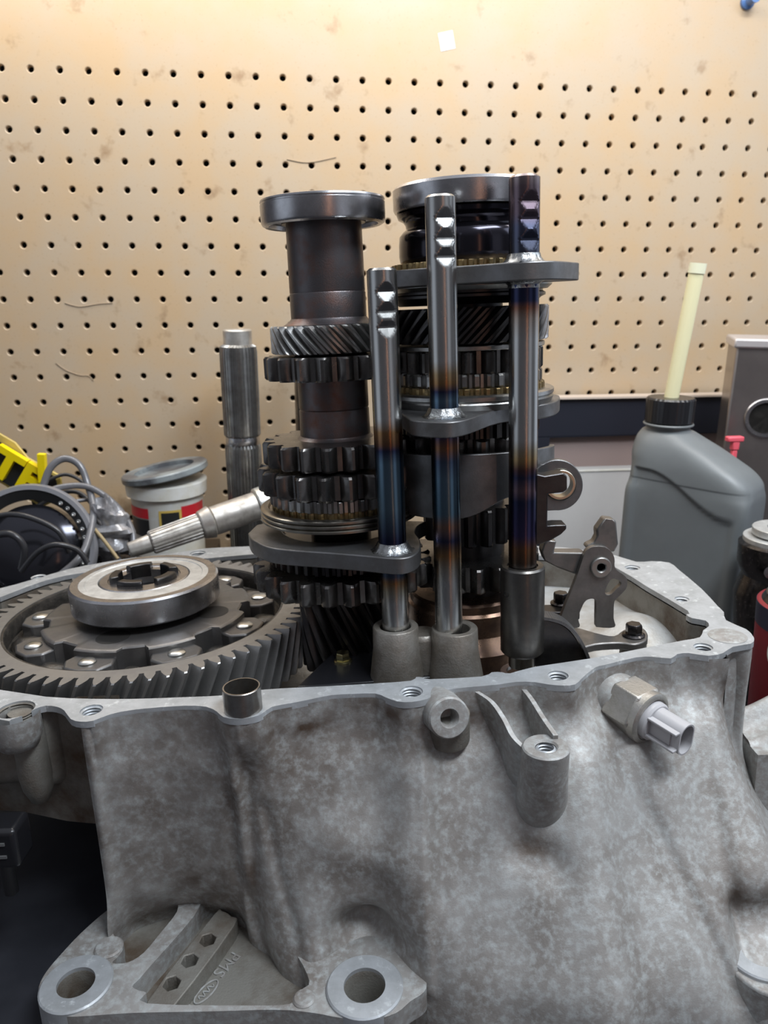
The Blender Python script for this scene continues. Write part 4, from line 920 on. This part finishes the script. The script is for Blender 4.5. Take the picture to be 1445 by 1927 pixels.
# ================================================================== BACKGROUND
def spline_shaft(px0, py_top, hwpx, v, label, rows, smooth_top=True, name='splined_shaft'):
    p = Uw(px0, py_top, v); dep = 0
    base = W(p[0], p[1], BENCH); top = p[2]
    o = thing(name, label, 'shaft', tuple(base), None, True)
    ctr = W(p[0], p[1], 0); dep = (RW.T@(W(*p)-[0, 0, CAMZ]))[2]
    def zz(py): return Uw(px0, py, v)[2]
    def rr(h): return h/FPX*dep
    return o, ctr, zz, rr
o, ctr, zz, rr = spline_shaft(446, 618, 35, -9, 'upright splined steel shaft standing on the bench before the pegboard', None)
tp = zz(620); r1 = rr(35)
def spl(n, a): return lambda r, h, an: r*(1+a*(1 if math.sin(n*an) > 0 else -1))
MB().lathe([(rr(33), zz(1050)), (rr(33), BENCH)][::-1]+[(rr(27), zz(645)), (rr(27), tp-.1), (rr(25), tp), (.001, tp)], ctr, 64, WZ).build('core', M['axle'], o)
MB().lathe([(rr(30), zz(822)), (rr(34.5), zz(817)), (rr(34.5), zz(664)), (rr(33), zz(652)), (rr(28), zz(648))], ctr, 192, WZ, rmod=spl(32, .03)).build('upper_spline', M['gear_pale'], o, smooth=20)
MB().lathe([(rr(31), zz(1050)), (rr(34), zz(1045)), (rr(34), zz(840)), (rr(31), zz(832))], ctr, 192, WZ, rmod=spl(32, .03)).build('lower_spline', M['gear_pale'], o, smooth=20)
MB().lathe([(rr(31.5), zz(838)), (rr(33), zz(834)), (rr(33), zz(826)), (rr(31.5), zz(820))], ctr, 64, WZ).build('groove_band', M['bearing'], o)
o, ctr, zz, rr = spline_shaft(585, 560, 36, -9, 'plain dark shaft mostly hidden behind the left gear stack', None, name='plain_shaft')
MB().lathe([(rr(36), BENCH), (rr(36), zz(600)), (rr(34), zz(592)), (.001, zz(592))], ctr, 64, WZ).build('barrel', M['gear'], o)

# oil bottle
bt = Uw(1290, 1050, -22); ub, vb_ = bt[0]+.6, -21.0
bot = thing('oil_bottle', 'grey plastic oil bottle with black cap standing on the bench at the right', 'bottle', tuple(W(ub, vb_, BENCH)), None, True)
hgt = Uw(1270, 800, -19)[2]-BENCH
ang = R_(-50); ca, sa = math.cos(ang), math.sin(ang)
def sq(u, w_, d_, n=64, p=5):
    a = 2*PI*u; cx_, sx_ = math.cos(a), math.sin(a); k = (abs(cx_)**p+abs(sx_)**p)**(-1/p); return w_*k*cx_, d_*k*sx_
Wd, Dd = 5.4, 2.9
prof = [(0, .88, 0, 8), (.02, .97, 0, 10), (.05, 1, 0, 10), (.3, 1, 0, 10), (.55, 1, 0, 10), (.70, 1, 0, 10), (.76, .99, 0, 6), (.80, .965, -.02, 5), (.84, .90, -.10, 4.2), (.88, .79, -.24, 3.6), (.92, .66, -.37, 3), (.95, .54, -.47, 2.6), (.975, .43, -.53, 2.2), (.985, .36, -.55, 2), (1.0, .35, -.55, 2), (1.01, .33, -.55, 2)]
NB = 180; V_ = []
pf = catmull([np.array(q) for q in prof], 10)
for (t, s_, off, p_) in pf:
    for i in range(NB):
        sd = 1 if t < .8 else min(1, max((.45+.55*ss(1.0, .80, t)), s_*Wd/Dd*.98 if s_*Wd < Dd else 0))
        x, y = sq(i/NB, Wd*s_, min(Dd*max(s_, .0)*(1 if t < .78 else 1+(1-s_)*.9), Dd), p=max(p_, 2)); x += off*Wd
        if y < -.2 and s_ > .5:
            ed = min(Wd*.84-abs(x), (t-.05)*hgt, (.83-.16*ss(-.6, .75, x/Wd)-t)*hgt); y += .22*ss(0, .3, ed)
        V_.append(W(ub+x*ca-y*sa, vb_+x*sa+y*ca, BENCH+hgt*t))
L = len(pf); mb = MB().add(V_, [(j*NB+i, j*NB+(i+1) % NB, (j+1)*NB+(i+1) % NB, (j+1)*NB+i) for j in range(L-1) for i in range(NB)]+[tuple(range(NB))[::-1], tuple((L-1)*NB+i for i in range(NB))])
mb.build('body', M['bottle'], bot, smooth=50)
nx, ny = ub-.55*Wd*ca, vb_-.55*Wd*sa; NK = W(nx, ny, BENCH+hgt)
MB().ring(2.15, .6, 0.0, .22, NK, 48, WZ, ch=.08).build('neck_ring', M['bottle'], bot)
MB().lathe([(2.02, .3), (2.08, .35), (2.08, 2.3), (1.95, 2.45), (.001, 2.45)], NK, 96, WZ, rmod=lambda r, h, a: r*(1-.03*(1 if math.sin(24*a) > .2 else 0)) if h > .5 else r).build('cap', M['blackpl'], bot, smooth=25, label='black ribbed screw cap')
sp0 = W(nx, ny, BENCH+hgt+2.3); q = Uw(1300, 500, -28); sp1 = W(*q)
sp1 = W(nx+.75, ny-.6, q[2]+.35)
MB().tube([sp0, sp0*.5+sp1*.5, sp1], .62, 20, 4).build('spout_tube', M['straw'], bot, label='yellowed plastic tube rising from the cap')
MB().tube([sp1-(sp1-sp0)*.07, sp1+(sp1-sp0)*.002], .70, 20, 2).build('tube_tip', mat('tube_tip', (.85, .84, .62), .3), bot)

# dark framed pale panel leaning at the wall, right
fr = thing('framed_panel', 'pale grey panel in a wide black frame propped against the pegboard', 'panel', tuple(W(toW(UY(1180, 900, 72))[0], -1.6, BENCH)), None, True)
a, b_3 = Uw(960, 752, -2.2), Uw(1395, 748, -2.2); l_, r_3, t_3 = a[0], b_3[0]+3, a[2]; bt3 = BENCH
ri, ti = Uw(1034, 822, -2.2)[0], Uw(1034, 822, -2.2)[2]
mb = MB()
mb.box(W((l_+r_3)/2, -1.6, (t_3+ti)/2), (r_3-l_, 1.6, t_3-ti), Rw); mb.box(W((l_+ri)/2, -1.6, (ti+bt3)/2), (ri-l_, 1.6, ti-bt3), Rw)
mb.build('frame', M['navy'], fr, bevel=.1)
MB().box(W((l_+r_3)/2, -1.9, t_3+.12), (r_3-l_, 1.9, .2), Rw).build('top_lip', mat('pale_lip', (.6, .5, .42), .5), fr, label='pale lip along the top')
yb = Uw(1100, 878, -1.6)[2]
MB().box(W((ri+r_3)/2, -1.2, (ti+yb)/2), (r_3-ri, .8, ti-yb), Rw).build('upper_pane', M['pinkband'], fr, label='pinkish upper band')
MB().box(W((ri+r_3)/2, -1.2, (yb+bt3)/2), (r_3-ri, .8, yb-bt3), Rw).build('lower_pane', M['glass_grey'], fr)
MB().box(W((ri+r_3)/2, -1.65, yb-.5), (r_3-ri, .1, .15), Rw).build('edge_line', M['white'], fr)

# steel box far right
q0 = Uw(1386, 650, -13); bxl = q0[0]; top = q0[2]
bx_ = thing('steel_box', 'tall brushed steel box with a round opening at the right edge', 'box', tuple(W(bxl+9, -10, BENCH)), None, True)
bxa = R_(-24); Rb = Rw@np.array([[math.cos(bxa), -math.sin(bxa), 0], [math.sin(bxa), math.cos(bxa), 0], [0, 0, 1]])
E0 = W(bxl, -13, 0); fx, fy = Rb@[1, 0, 0], Rb@[0, 1, 0]
MB().box(E0+fx*8+fy*3+WZ*(top+BENCH)/2, (16, 6, top-BENCH), Rb).build('body', M['steelbox'], bx_, bevel=.25)
MB().box(E0+fx*8+fy*3+WZ*(top+.2), (16.5, 6.5, .9), Rb).build('lid', mat('pale_steel_lid', (.7, .66, .66), .35, .6), bx_, bevel=.2)
hc = Uw(1452, 785, -14); hcw = E0+fx*3.4+WZ*hc[2]
MB().ring(1.9, 1.5, -.3, .25, hcw, 48, -fy, ch=.1).build('opening_rim', M['bearing'], bx_, label='chrome rim round the opening')
MB().lathe([(1.52, .04), (.001, .04)], hcw, 40, -fy).build('opening', M['dark_in'], bx_)
# red clip behind the bottle
rc = Uw(1382, 826, -17); cl = MB(); cl.box(W(rc[0], -17, rc[2]), (1.6, .7, .5), Rw); cl.box(W(rc[0]+.1, -17, rc[2]-.6), (.7, .6, .9), Rw)
cl.box(W(rc[0]+.1, -17, (rc[2]-1+BENCH)/2), (.5, .5, rc[2]-1-BENCH), Rw)
tag(cl.build('red_clip', mat('red_plastic', (.85, .12, .16), .35), W_=True, loc=W(rc[0], -17, BENCH), bevel=.12), 'small red plastic clip showing behind the shoulder of the grey bottle', 'clip')

# round pulley of black machinery right of the bottle, with pale ring on top
q = UY(1432, 1010, 56); q = np.array([q[0], q[1], 0]); ZQ = UY(1432, 1000, 56)[2]
mc = thing('pulley_housing', 'black oily machine part with a pale ring on top behind the right rim', 'machine part', (q[0]+2, q[1], -12))
MB().lathe([(3.6, -15), (3.6, -9.5), (3.0, -9), (3.3, -5), (2.8, -3.5), (3.2, -2.6), (3.2, -1.0), (2.6, -.6), (.001, -.6)], (q[0]+1.8, q[1], ZQ), 48).build('body', M['black_bolt'], mc, smooth=35)
MB().ring(2.3, 1.25, -.3, .25, (q[0]+1.8, q[1], ZQ), 48).build('top_ring', M['shield'], mc, label='pale metal ring')
MB().ring(2.9, 1.2, -.9, -.45, (q[0]+1.8, q[1], ZQ), 48).build('lower_ring', M['shield'], mc)
mb = MB(); mb.lathe([(.45, 0), (.45, .3), (.001, .32)], (q[0]-.4, q[1]-2.6, ZQ-2.4), 20, (-.4, -.9, .2)); mb.lathe([(.4, 0), (.3, .3), (.001, .32)], (q[0]+.8, q[1]-3.1, ZQ-3.8), 20, (-.1, -.98, .2)); mb.build('screw', M['bearing'], mc)
# maroon can
cq = Uz(1418, 1300, -6.5); cr = 3.3; cxx, cyy = 26.4, 44.2
can = thing('spray_can', 'maroon can with white lettering cut off by the right edge of the photo', 'can', (cxx, cyy, -13))
zct = UY(1430, 1165, cyy-2)[2]
MB().lathe([(cr, -13), (cr, zct), (cr-.2, zct+.1), (.001, zct+.1)], (cxx, cyy, 0), 64).build('body', M['maroon'], can, smooth=35)
MB().lathe([(cr-.25, zct+.1), (cr-.5, zct+.5), (1.2, zct+1.0), (1.2, zct+1.6), (.001, zct+1.6)], (cxx, cyy, 0), 48).build('shoulder', M['black_bolt'], can, smooth=35, label='black can top')
MB().lathe([(cr+.02, UY(1430, 1206, cyy-2)[2]), (cr+.02, zct-.02)], (cxx, cyy, 0), 64).build('label_band', mat('dark_label', (.02, .02, .04), .35), can)
def on_cyl(mb, txt, size, a_c, z, m_r):
    vs, fs = text_mesh(txt, size, .04)
    mb.add([(cxx+(m_r+v[2])*math.sin(a_c+v[0]/m_r), cyy-(m_r+v[2])*math.cos(a_c+v[0]/m_r), z+v[1]) for v in vs], fs); return mb
za = UY(1440, 1255, cyy-3)[2]; a_c = R_(-52)
mb = MB(); on_cyl(mb, '25', 1.5, a_c, za, cr+.03)
ring_ = [(cxx+(cr+.04)*math.sin(a_c+1.25*math.cos(t)/cr), cyy-(cr+.04)*math.cos(a_c+1.25*math.cos(t)/cr), za+1.35*math.sin(t)) for t in np.linspace(0, 2*PI, 40)]
mb.tube(ring_, .06, 6, 1, cap=False)
on_cyl(mb, 'le', 1.6, a_c+.1, UY(1440, 1188, cyy-3)[2], cr+.05)
mb.build('lettering', M['white'], can, smooth=0, label='white lettering and round badge')
# further casting at the far right bottom
fc = MB()
def fcg(u, v): x = 19.7+11*u; y = 36.8+3.4*v; return (x, y, -5.2+1.1*ss(.0, .3, v)*0+.8*math.exp(-((v-.85)/.2)**2)*1.2-1.2*ss(.3, 0, u)-.9*ss(.35, 0, v))
fc.grid(fcg, 30, 30)
fc.extr([(19.7, 36.8, -14.6), (30.7, 36.8, -14.6), (30.7, 40.2, -14.6), (19.7, 40.2, -14.6)], (0, 0, 8.0))
tag(fc.build('spare_casting', M['cast'], smooth=50), 'pale aluminium casting at the right edge behind the case corner', 'casting')

# ---------------------------------------------------------------- left background
# block that carries the tub (hidden behind the case)
tc0 = Uw(320, 985, -6.5); tubr = 72/FPX*(RW.T@(W(*tc0)-[0, 0, CAMZ]))[2]
TB = tc0[2]-3.0
bl = MB().box(W(tc0[0], -6.8, (TB+BENCH)/2), (9, 8, TB-BENCH), Rw)
tag(bl.build('wooden_block', mat('dark_wood', (.10, .07, .045), .6), W_=True, loc=W(tc0[0], -6.5, BENCH), bevel=.1), 'dark wooden block under the small white tub', 'block')
tub = thing('grease_tub', 'small white tub with red and black label and a dirty lid', 'tub', tuple(W(tc0[0], -6.8, TB)), None, True)
TC = W(tc0[0], -6.8, 0); z_ = lambda py: Uw(320, py, -10)[2]
MB().lathe([(tubr*.86, TB), (tubr*.90, z_(945)), (tubr*.92, z_(942)), (tubr*1.0, z_(940)), (tubr*1.02, z_(917)), (tubr*.96, z_(915)), (.001, z_(917))], TC, 64, WZ).build('pot', M['white'], tub, smooth=35)
def band(zlo, zhi, a0, a1, m, nm, lab=None):
    mb = MB(); mb.grid(lambda u, v: TC+(WX*math.sin(a0+(a1-a0)*u)-WYv*math.cos(a0+(a1-a0)*u))*(tubr*(.89)+.05)+WZ*(zlo+(zhi-zlo)*v), 20, 3); return mb.build(nm, m, tub, label=lab, smooth=60)
band(z_(976), z_(957), -1.35, -.42, M['red'], 'label_panel', 'red label panel'); band(z_(1010), z_(978), -1.3, -.42, M['black'], 'label_panel', 'black label panel')
band(z_(976), z_(955), .50, 1.4, M['red'], 'label_panel', 'red label panel'); band(z_(1010), z_(978), .52, 1.4, M['black'], 'label_panel', 'black label panel')
band(z_(1000), z_(960), -.12, .5, M['gold'], 'label_border', 'gold label border')
mb = MB(); mb.grid(lambda u, v: TC+(WX*math.sin(-.05+.48*u)-WYv*math.cos(-.05+.48*u))*(tubr*.89+.09)+WZ*(z_(1003)+(z_(964)-z_(1003))*v), 12, 3); mb.build('label_text_block', M['black'], tub, smooth=60)
lid = MB(); la = WZ*.97+WX*(-.17)+WYv*.03; lc = W(tc0[0]+.1, -7.2, z_(906)); lid.ring(tubr*1.08, tubr*.75, 0, .7, lc, 56, la, ch=.12); lid.lathe([(tubr*.8, .15), (tubr*.8, .3), (.001, .3)], lc, 40, la)
tag(lid.build('tub_lid', mat('dark_grey_lid', (.10, .105, .115), .3, 0, (.26, .29, .30), 5.0, lo=.45, hi=.6), W_=True, loc=lc, smooth=35), 'dark grey ring-shaped lid lying tilted on top of the small white tub', 'lid')

# axle shaft lying behind the case
ax_ = thing('axle_shaft', 'pale splined axle shaft lying at an angle behind the ring gear', 'axle', tuple(UY(380, 1030, 60)))
p0, p1 = UY(243, 1036, 57.5), UY(560, 925, 64.0); D_ = (p1-p0)/np.linalg.norm(p1-p0); Ltot = np.linalg.norm(p1-p0)
def seg(t0, t1, ra, rb_, m, nm, n=48, rm=None, lab=None): MB().lathe([(ra*.9, t0*Ltot), (ra, t0*Ltot+.1), (rb_, t1*Ltot-.1), (rb_*.9, t1*Ltot)], p0, n, D_, rmod=rm).build(nm, m, ax_, smooth=30, label=lab)
seg(0, .12, .62, .72, M['axle'], 'threaded_end', 48, lambda r, h, a: r)
seg(.12, .40, .92, 1.0, M['axle'], 'spline', 160, spl(20, .04))
seg(.40, .47, 1.15, 1.35, M['axle'], 'step'); seg(.47, .74, 1.2, 1.2, M['axle'], 'barrel'); seg(.74, .98, 1.45, 1.55, mat('pale_axle', (.72, .72, .68), .35, .8), 'barrel', lab='paler thick section'); seg(.9, 1.3, 1.9, 1.9, M['axle'], 'flange')
# cloth under it
dk = MB(); dk.box(UY(440, 1068, 63)-np.array([0, 0, 4.5]), (20, 6, 5)); tag(dk.build('black_tool_roll', M['rubber'], bevel=.6, seg=4), 'black roll lying under the pale axle shaft', 'tool roll')
# stand under tangled things
# ring with balls
rgc = UY(55, 1035, 60.0)
rb3 = thing('ring_race', 'large grey ring with a row of small pale studs leaning in the cable heap', 'ring', tuple(rgc-np.array([0, 0, 6])))
axr = np.array([.10, -.93, .35]); axr /= np.linalg.norm(axr); A_r = np.cross([0, 0, 1.], axr); A_r /= np.linalg.norm(A_r); B_r = np.cross(axr, A_r)
R3 = 5.1
MB().lathe([(R3-.25, -.5), (R3+.15, -.6), (R3+.35, 0), (R3+.15, .45), (R3-.2, .4)], rgc, 90, axr, closed=True).build('rim', mat('grey_rim', (.30, .30, .32), .3, .3), rb3, smooth=50)
MB().lathe([(R3-.22, -.5), (R3-.95, -.35), (R3-.95, -.2), (R3-.22, .3)], rgc, 90, axr, closed=True).build('stud_band', M['black'], rb3)
for k in range(24):
    t = 2*PI*k/40+PI*1.15
    q = rgc+A_r*math.cos(t)*(R3-.62)+B_r*math.sin(t)*(R3-.62)+axr*.05
    MB().lathe([(.19, 0), (.18, .12), (.08, .14), (.001, .09)], q, 12, axr).build('stud', M['bolt'], rb3)
# hub inside
MB().lathe([(3.9, -1.6), (3.8, .0), (3.0, .5), (1.2, .7), (.001, .7)], rgc-axr*.6, 60, axr).build('hub_plate', mat('oily_black_plate', (.05, .05, .06), .14, .8), rb3, smooth=50, label='glossy black disc inside the ring')
def cable(name, pts, r, m, label):
    P = [UY(x, y, Yv) for x, y, Yv in pts]; o = MB().tube(P, r, 10, 8).build(name, m, smooth=60); return tag(o, label, 'cable')
cable('cable', [(80,920,63),(95,880,63.5),(122,863,64),(150,876,64),(166,915,63.5),(176,960,62),(168,1010,60),(150,1050,58.5),(110,1085,57.5)], .30, M['wireg'], 'grey cable arching highest over the heap at the left')
cable('cable', [(88,905,66),(125,893,66.5),(160,912,66),(175,950,65),(182,1000,64)], .16, M['wirek'], 'thin black cable looping behind the tall grey arch')
cable('cable', [(70,935,62),(110,918,62.5),(160,915,63),(200,935,63),(232,968,63),(250,1005,62),(248,1045,61)], .26, M['wireg'], 'long grey hose curving right toward the axle')
cable('cable', [(130,945,63),(180,940,64),(215,955,64),(238,990,63.5),(246,1030,62)], .17, M['wireg'], 'thin grey hose inside the long curved hose')
cable('cable', [(150,960,62),(175,992,61),(198,1020,60.5),(222,1052,60)], .15, M['wiret'], 'tan cord slanting down to the rim')
cable('cable', [(-20,975,58),(20,968,58),(60,975,57.5),(110,1000,57.5),(130,1040,57.5)], .22, M['wirek'], 'black cable crossing the upper part of the ring')
cable('cable', [(-20,1010,57.5),(20,1005,57),(45,1030,57),(40,1070,57)], .28, M['wirek'], 'black cable curling at the left edge inside the ring')
cable('cable', [(40,1075,56.5),(70,1040,56.5),(105,1025,56.5),(145,1035,57),(165,1060,57)], .22, M['wirek'], 'black cable bent over the bottom of the ring')
cable('cable', [(60,960,66),(110,930,67),(150,928,67),(185,965,66),(200,1010,65)], .2, M['wirek'], 'dark cable behind the ring')
# crumpled clear film
def blob(name, c, r, m, label, cat, seed, amp=.35, flat=1.0):
    rnd = random.Random(seed); ph = [(rnd.uniform(1, 5), rnd.uniform(1, 5), rnd.uniform(0, 6)) for _ in range(6)]
    def g(u, v):
        a, b = 2*PI*u, PI*v-PI/2
        k = 1+amp*sum(math.sin(p*a*1+q_*b*2+s_) for p, q_, s_ in [(round(x), y, z) for x, y, z in ph])/4
        return (c[0]+r[0]*k*math.cos(b)*math.cos(a), c[1]+r[1]*k*math.cos(b)*math.sin(a), c[2]+r[2]*k*math.sin(b))
    return tag(MB().grid(g, 49, 25).build(name, m, smooth=35), label, cat)
blob('plastic_film', UY(205, 1000, 62.5), (2.0, 1.3, 2.3), M['claer'], 'crumpled shiny plastic film between the hoses and the white tub', 'plastic film', 3, .5)
blob('parts_pile', UY(60, 1065, 65)-np.array([0, 0, .2]), (9, 3.0, 3.6), M['oilcast'], 'heap of oily black parts under the cables', 'parts', 8, .25)
sb = MB().box(UY(95, 1090, 62.5)-np.array([0, 0, 6.5]), (24, 9, 7.0)); tag(sb.build('parts_tray', M['rubber'], bevel=.5), 'black tray holding the cable heap behind the case', 'tray')

# yellow lettered sticker/tag
yk = thing('yellow_sign', 'yellow letter-shaped sign tilted down behind the cables at the left edge', 'sign', tuple(UY(40, 930, 66)))
o0 = UY(40, 897, 66.0); ex = np.array([.80, .05, -.60]); ex /= np.linalg.norm(ex); ez = np.array([0, -1., 0]); ez = ez-ex*(ez@ex); ez /= np.linalg.norm(ez); ey = np.cross(ez, ex)
mb = MB(); put_text(mb, 'LTE', 3.6, .7, o0+ex*(-1.5)+ey*.0-ez*.3, ex*1.15, ey, ez, .13)
mb.build('letters', M['yellow'], yk, smooth=0, bevel=.05)
mb = MB(); V_ = [o0+ex*a_+ey*b_4-ez*.8 for a_, b_4 in ((-8, -1.9), (2.6, -1.9), (3.4, -.6), (3.2, .8), (2.6, 1.6), (-.5, 1.5), (-2, 2.1), (-8, 2.0))]
mb.extr(V_, -ez*.25); mb.build('backing', mat('pale_yellow_edge', (.60, .45, .12), .5), yk, bevel=.08, label='dull yellow backing outline')
mb = MB(); mb.extr([o0+ex*a_+ey*b_4-ez*.75 for a_, b_4 in ((-8, -1.6), (2.4, -1.6), (3.0, -.5), (2.9, .6), (2.3, 1.3), (-8, 1.6))], ez*.1); mb.build('black_outline', M['black'], yk)
q = UY(80, 884, 66); mb = MB(); put_text(mb, '1', 3.4, .6, q, ex*.85+ey*.5, ey*.85-ex*.5, ez, .16)
mb.build('letters', M['yellow'], yk, smooth=0, bevel=.05)
st_ = MB().tube([o0-ez*1.3, o0-ez*1.4+np.array([0, 1, -9]), o0+np.array([0, 1.2, -17])], .2, 8, 3); st_.build('stem', M['black'], yk)

# black connector and cable low at the left
cb = UY(8, 1580, 30.5)
cn = thing('black_connector', 'black plug connector in the dark at the lower left edge', 'connector', tuple(cb-np.array([0, 0, 1.2])))
MB().box(cb, (1.9, 1.6, 2.0)).build('plug', M['blackpl'], cn, bevel=.25, seg=4)
mb = MB()
for t in (.35, -.3): mb.box(cb+np.array([.1, -.82, t]), (.7, .08, .14))
mb.build('latch_mark', mat('dim_grey', (.12, .12, .12), .3), cn)
MB().tube([cb+np.array([-.4, .5, -.2]), cb+np.array([-.6, 1.6, -.4]), cb+np.array([-1.4, 2.2, -2]), cb+np.array([-1.6, 2.5, -4.9])], .35, 12, 6).build('lead', M['rubber'], cn)

# label on the board, blue pin
q = Uw(840.5, 77, 0); s1, s2 = Uw(824, 63, 0), Uw(851, 57, 0); s3 = Uw(830, 97, 0)
h1, h2 = (s2-s1), (s3-s1)
pts = [s1, s2, s2+h2, s3]
lb_ = MB().extr([W(p[0], -.02, p[2]) for p in pts], -WYv*.02)
lbo = tag(lb_.build('paper_label', M['paper'], W_=True, loc=W(q[0], -.02, q[2]), smooth=0), 'small white square label stuck high on the pegboard', 'label')
mk = MB()
for k, dx in enumerate((-.22, -.06, .12, .26)): mk.box(W(q[0]+dx, -.05, q[2]), (.07, .01, .42 if k % 2 else .5), Rw)
mk.build('print', mat('grey_print', (.45, .47, .5), .6), lbo, smooth=0)
q = Uw(1405, 4, 0)
bp2 = thing('push_pin', 'blue push pin in the pegboard at the top right corner', 'pin', tuple(W(q[0], 0, q[2])), None, True)
MB().lathe([(.70, 0), (.70, .3), (.45, .5), (.36, 1.2), (.5, 1.4), (.5, 1.6), (.001, 1.65)], W(q[0], 0, q[2]), 32, -WYv).build('head', M['blue'], bp2, smooth=40)
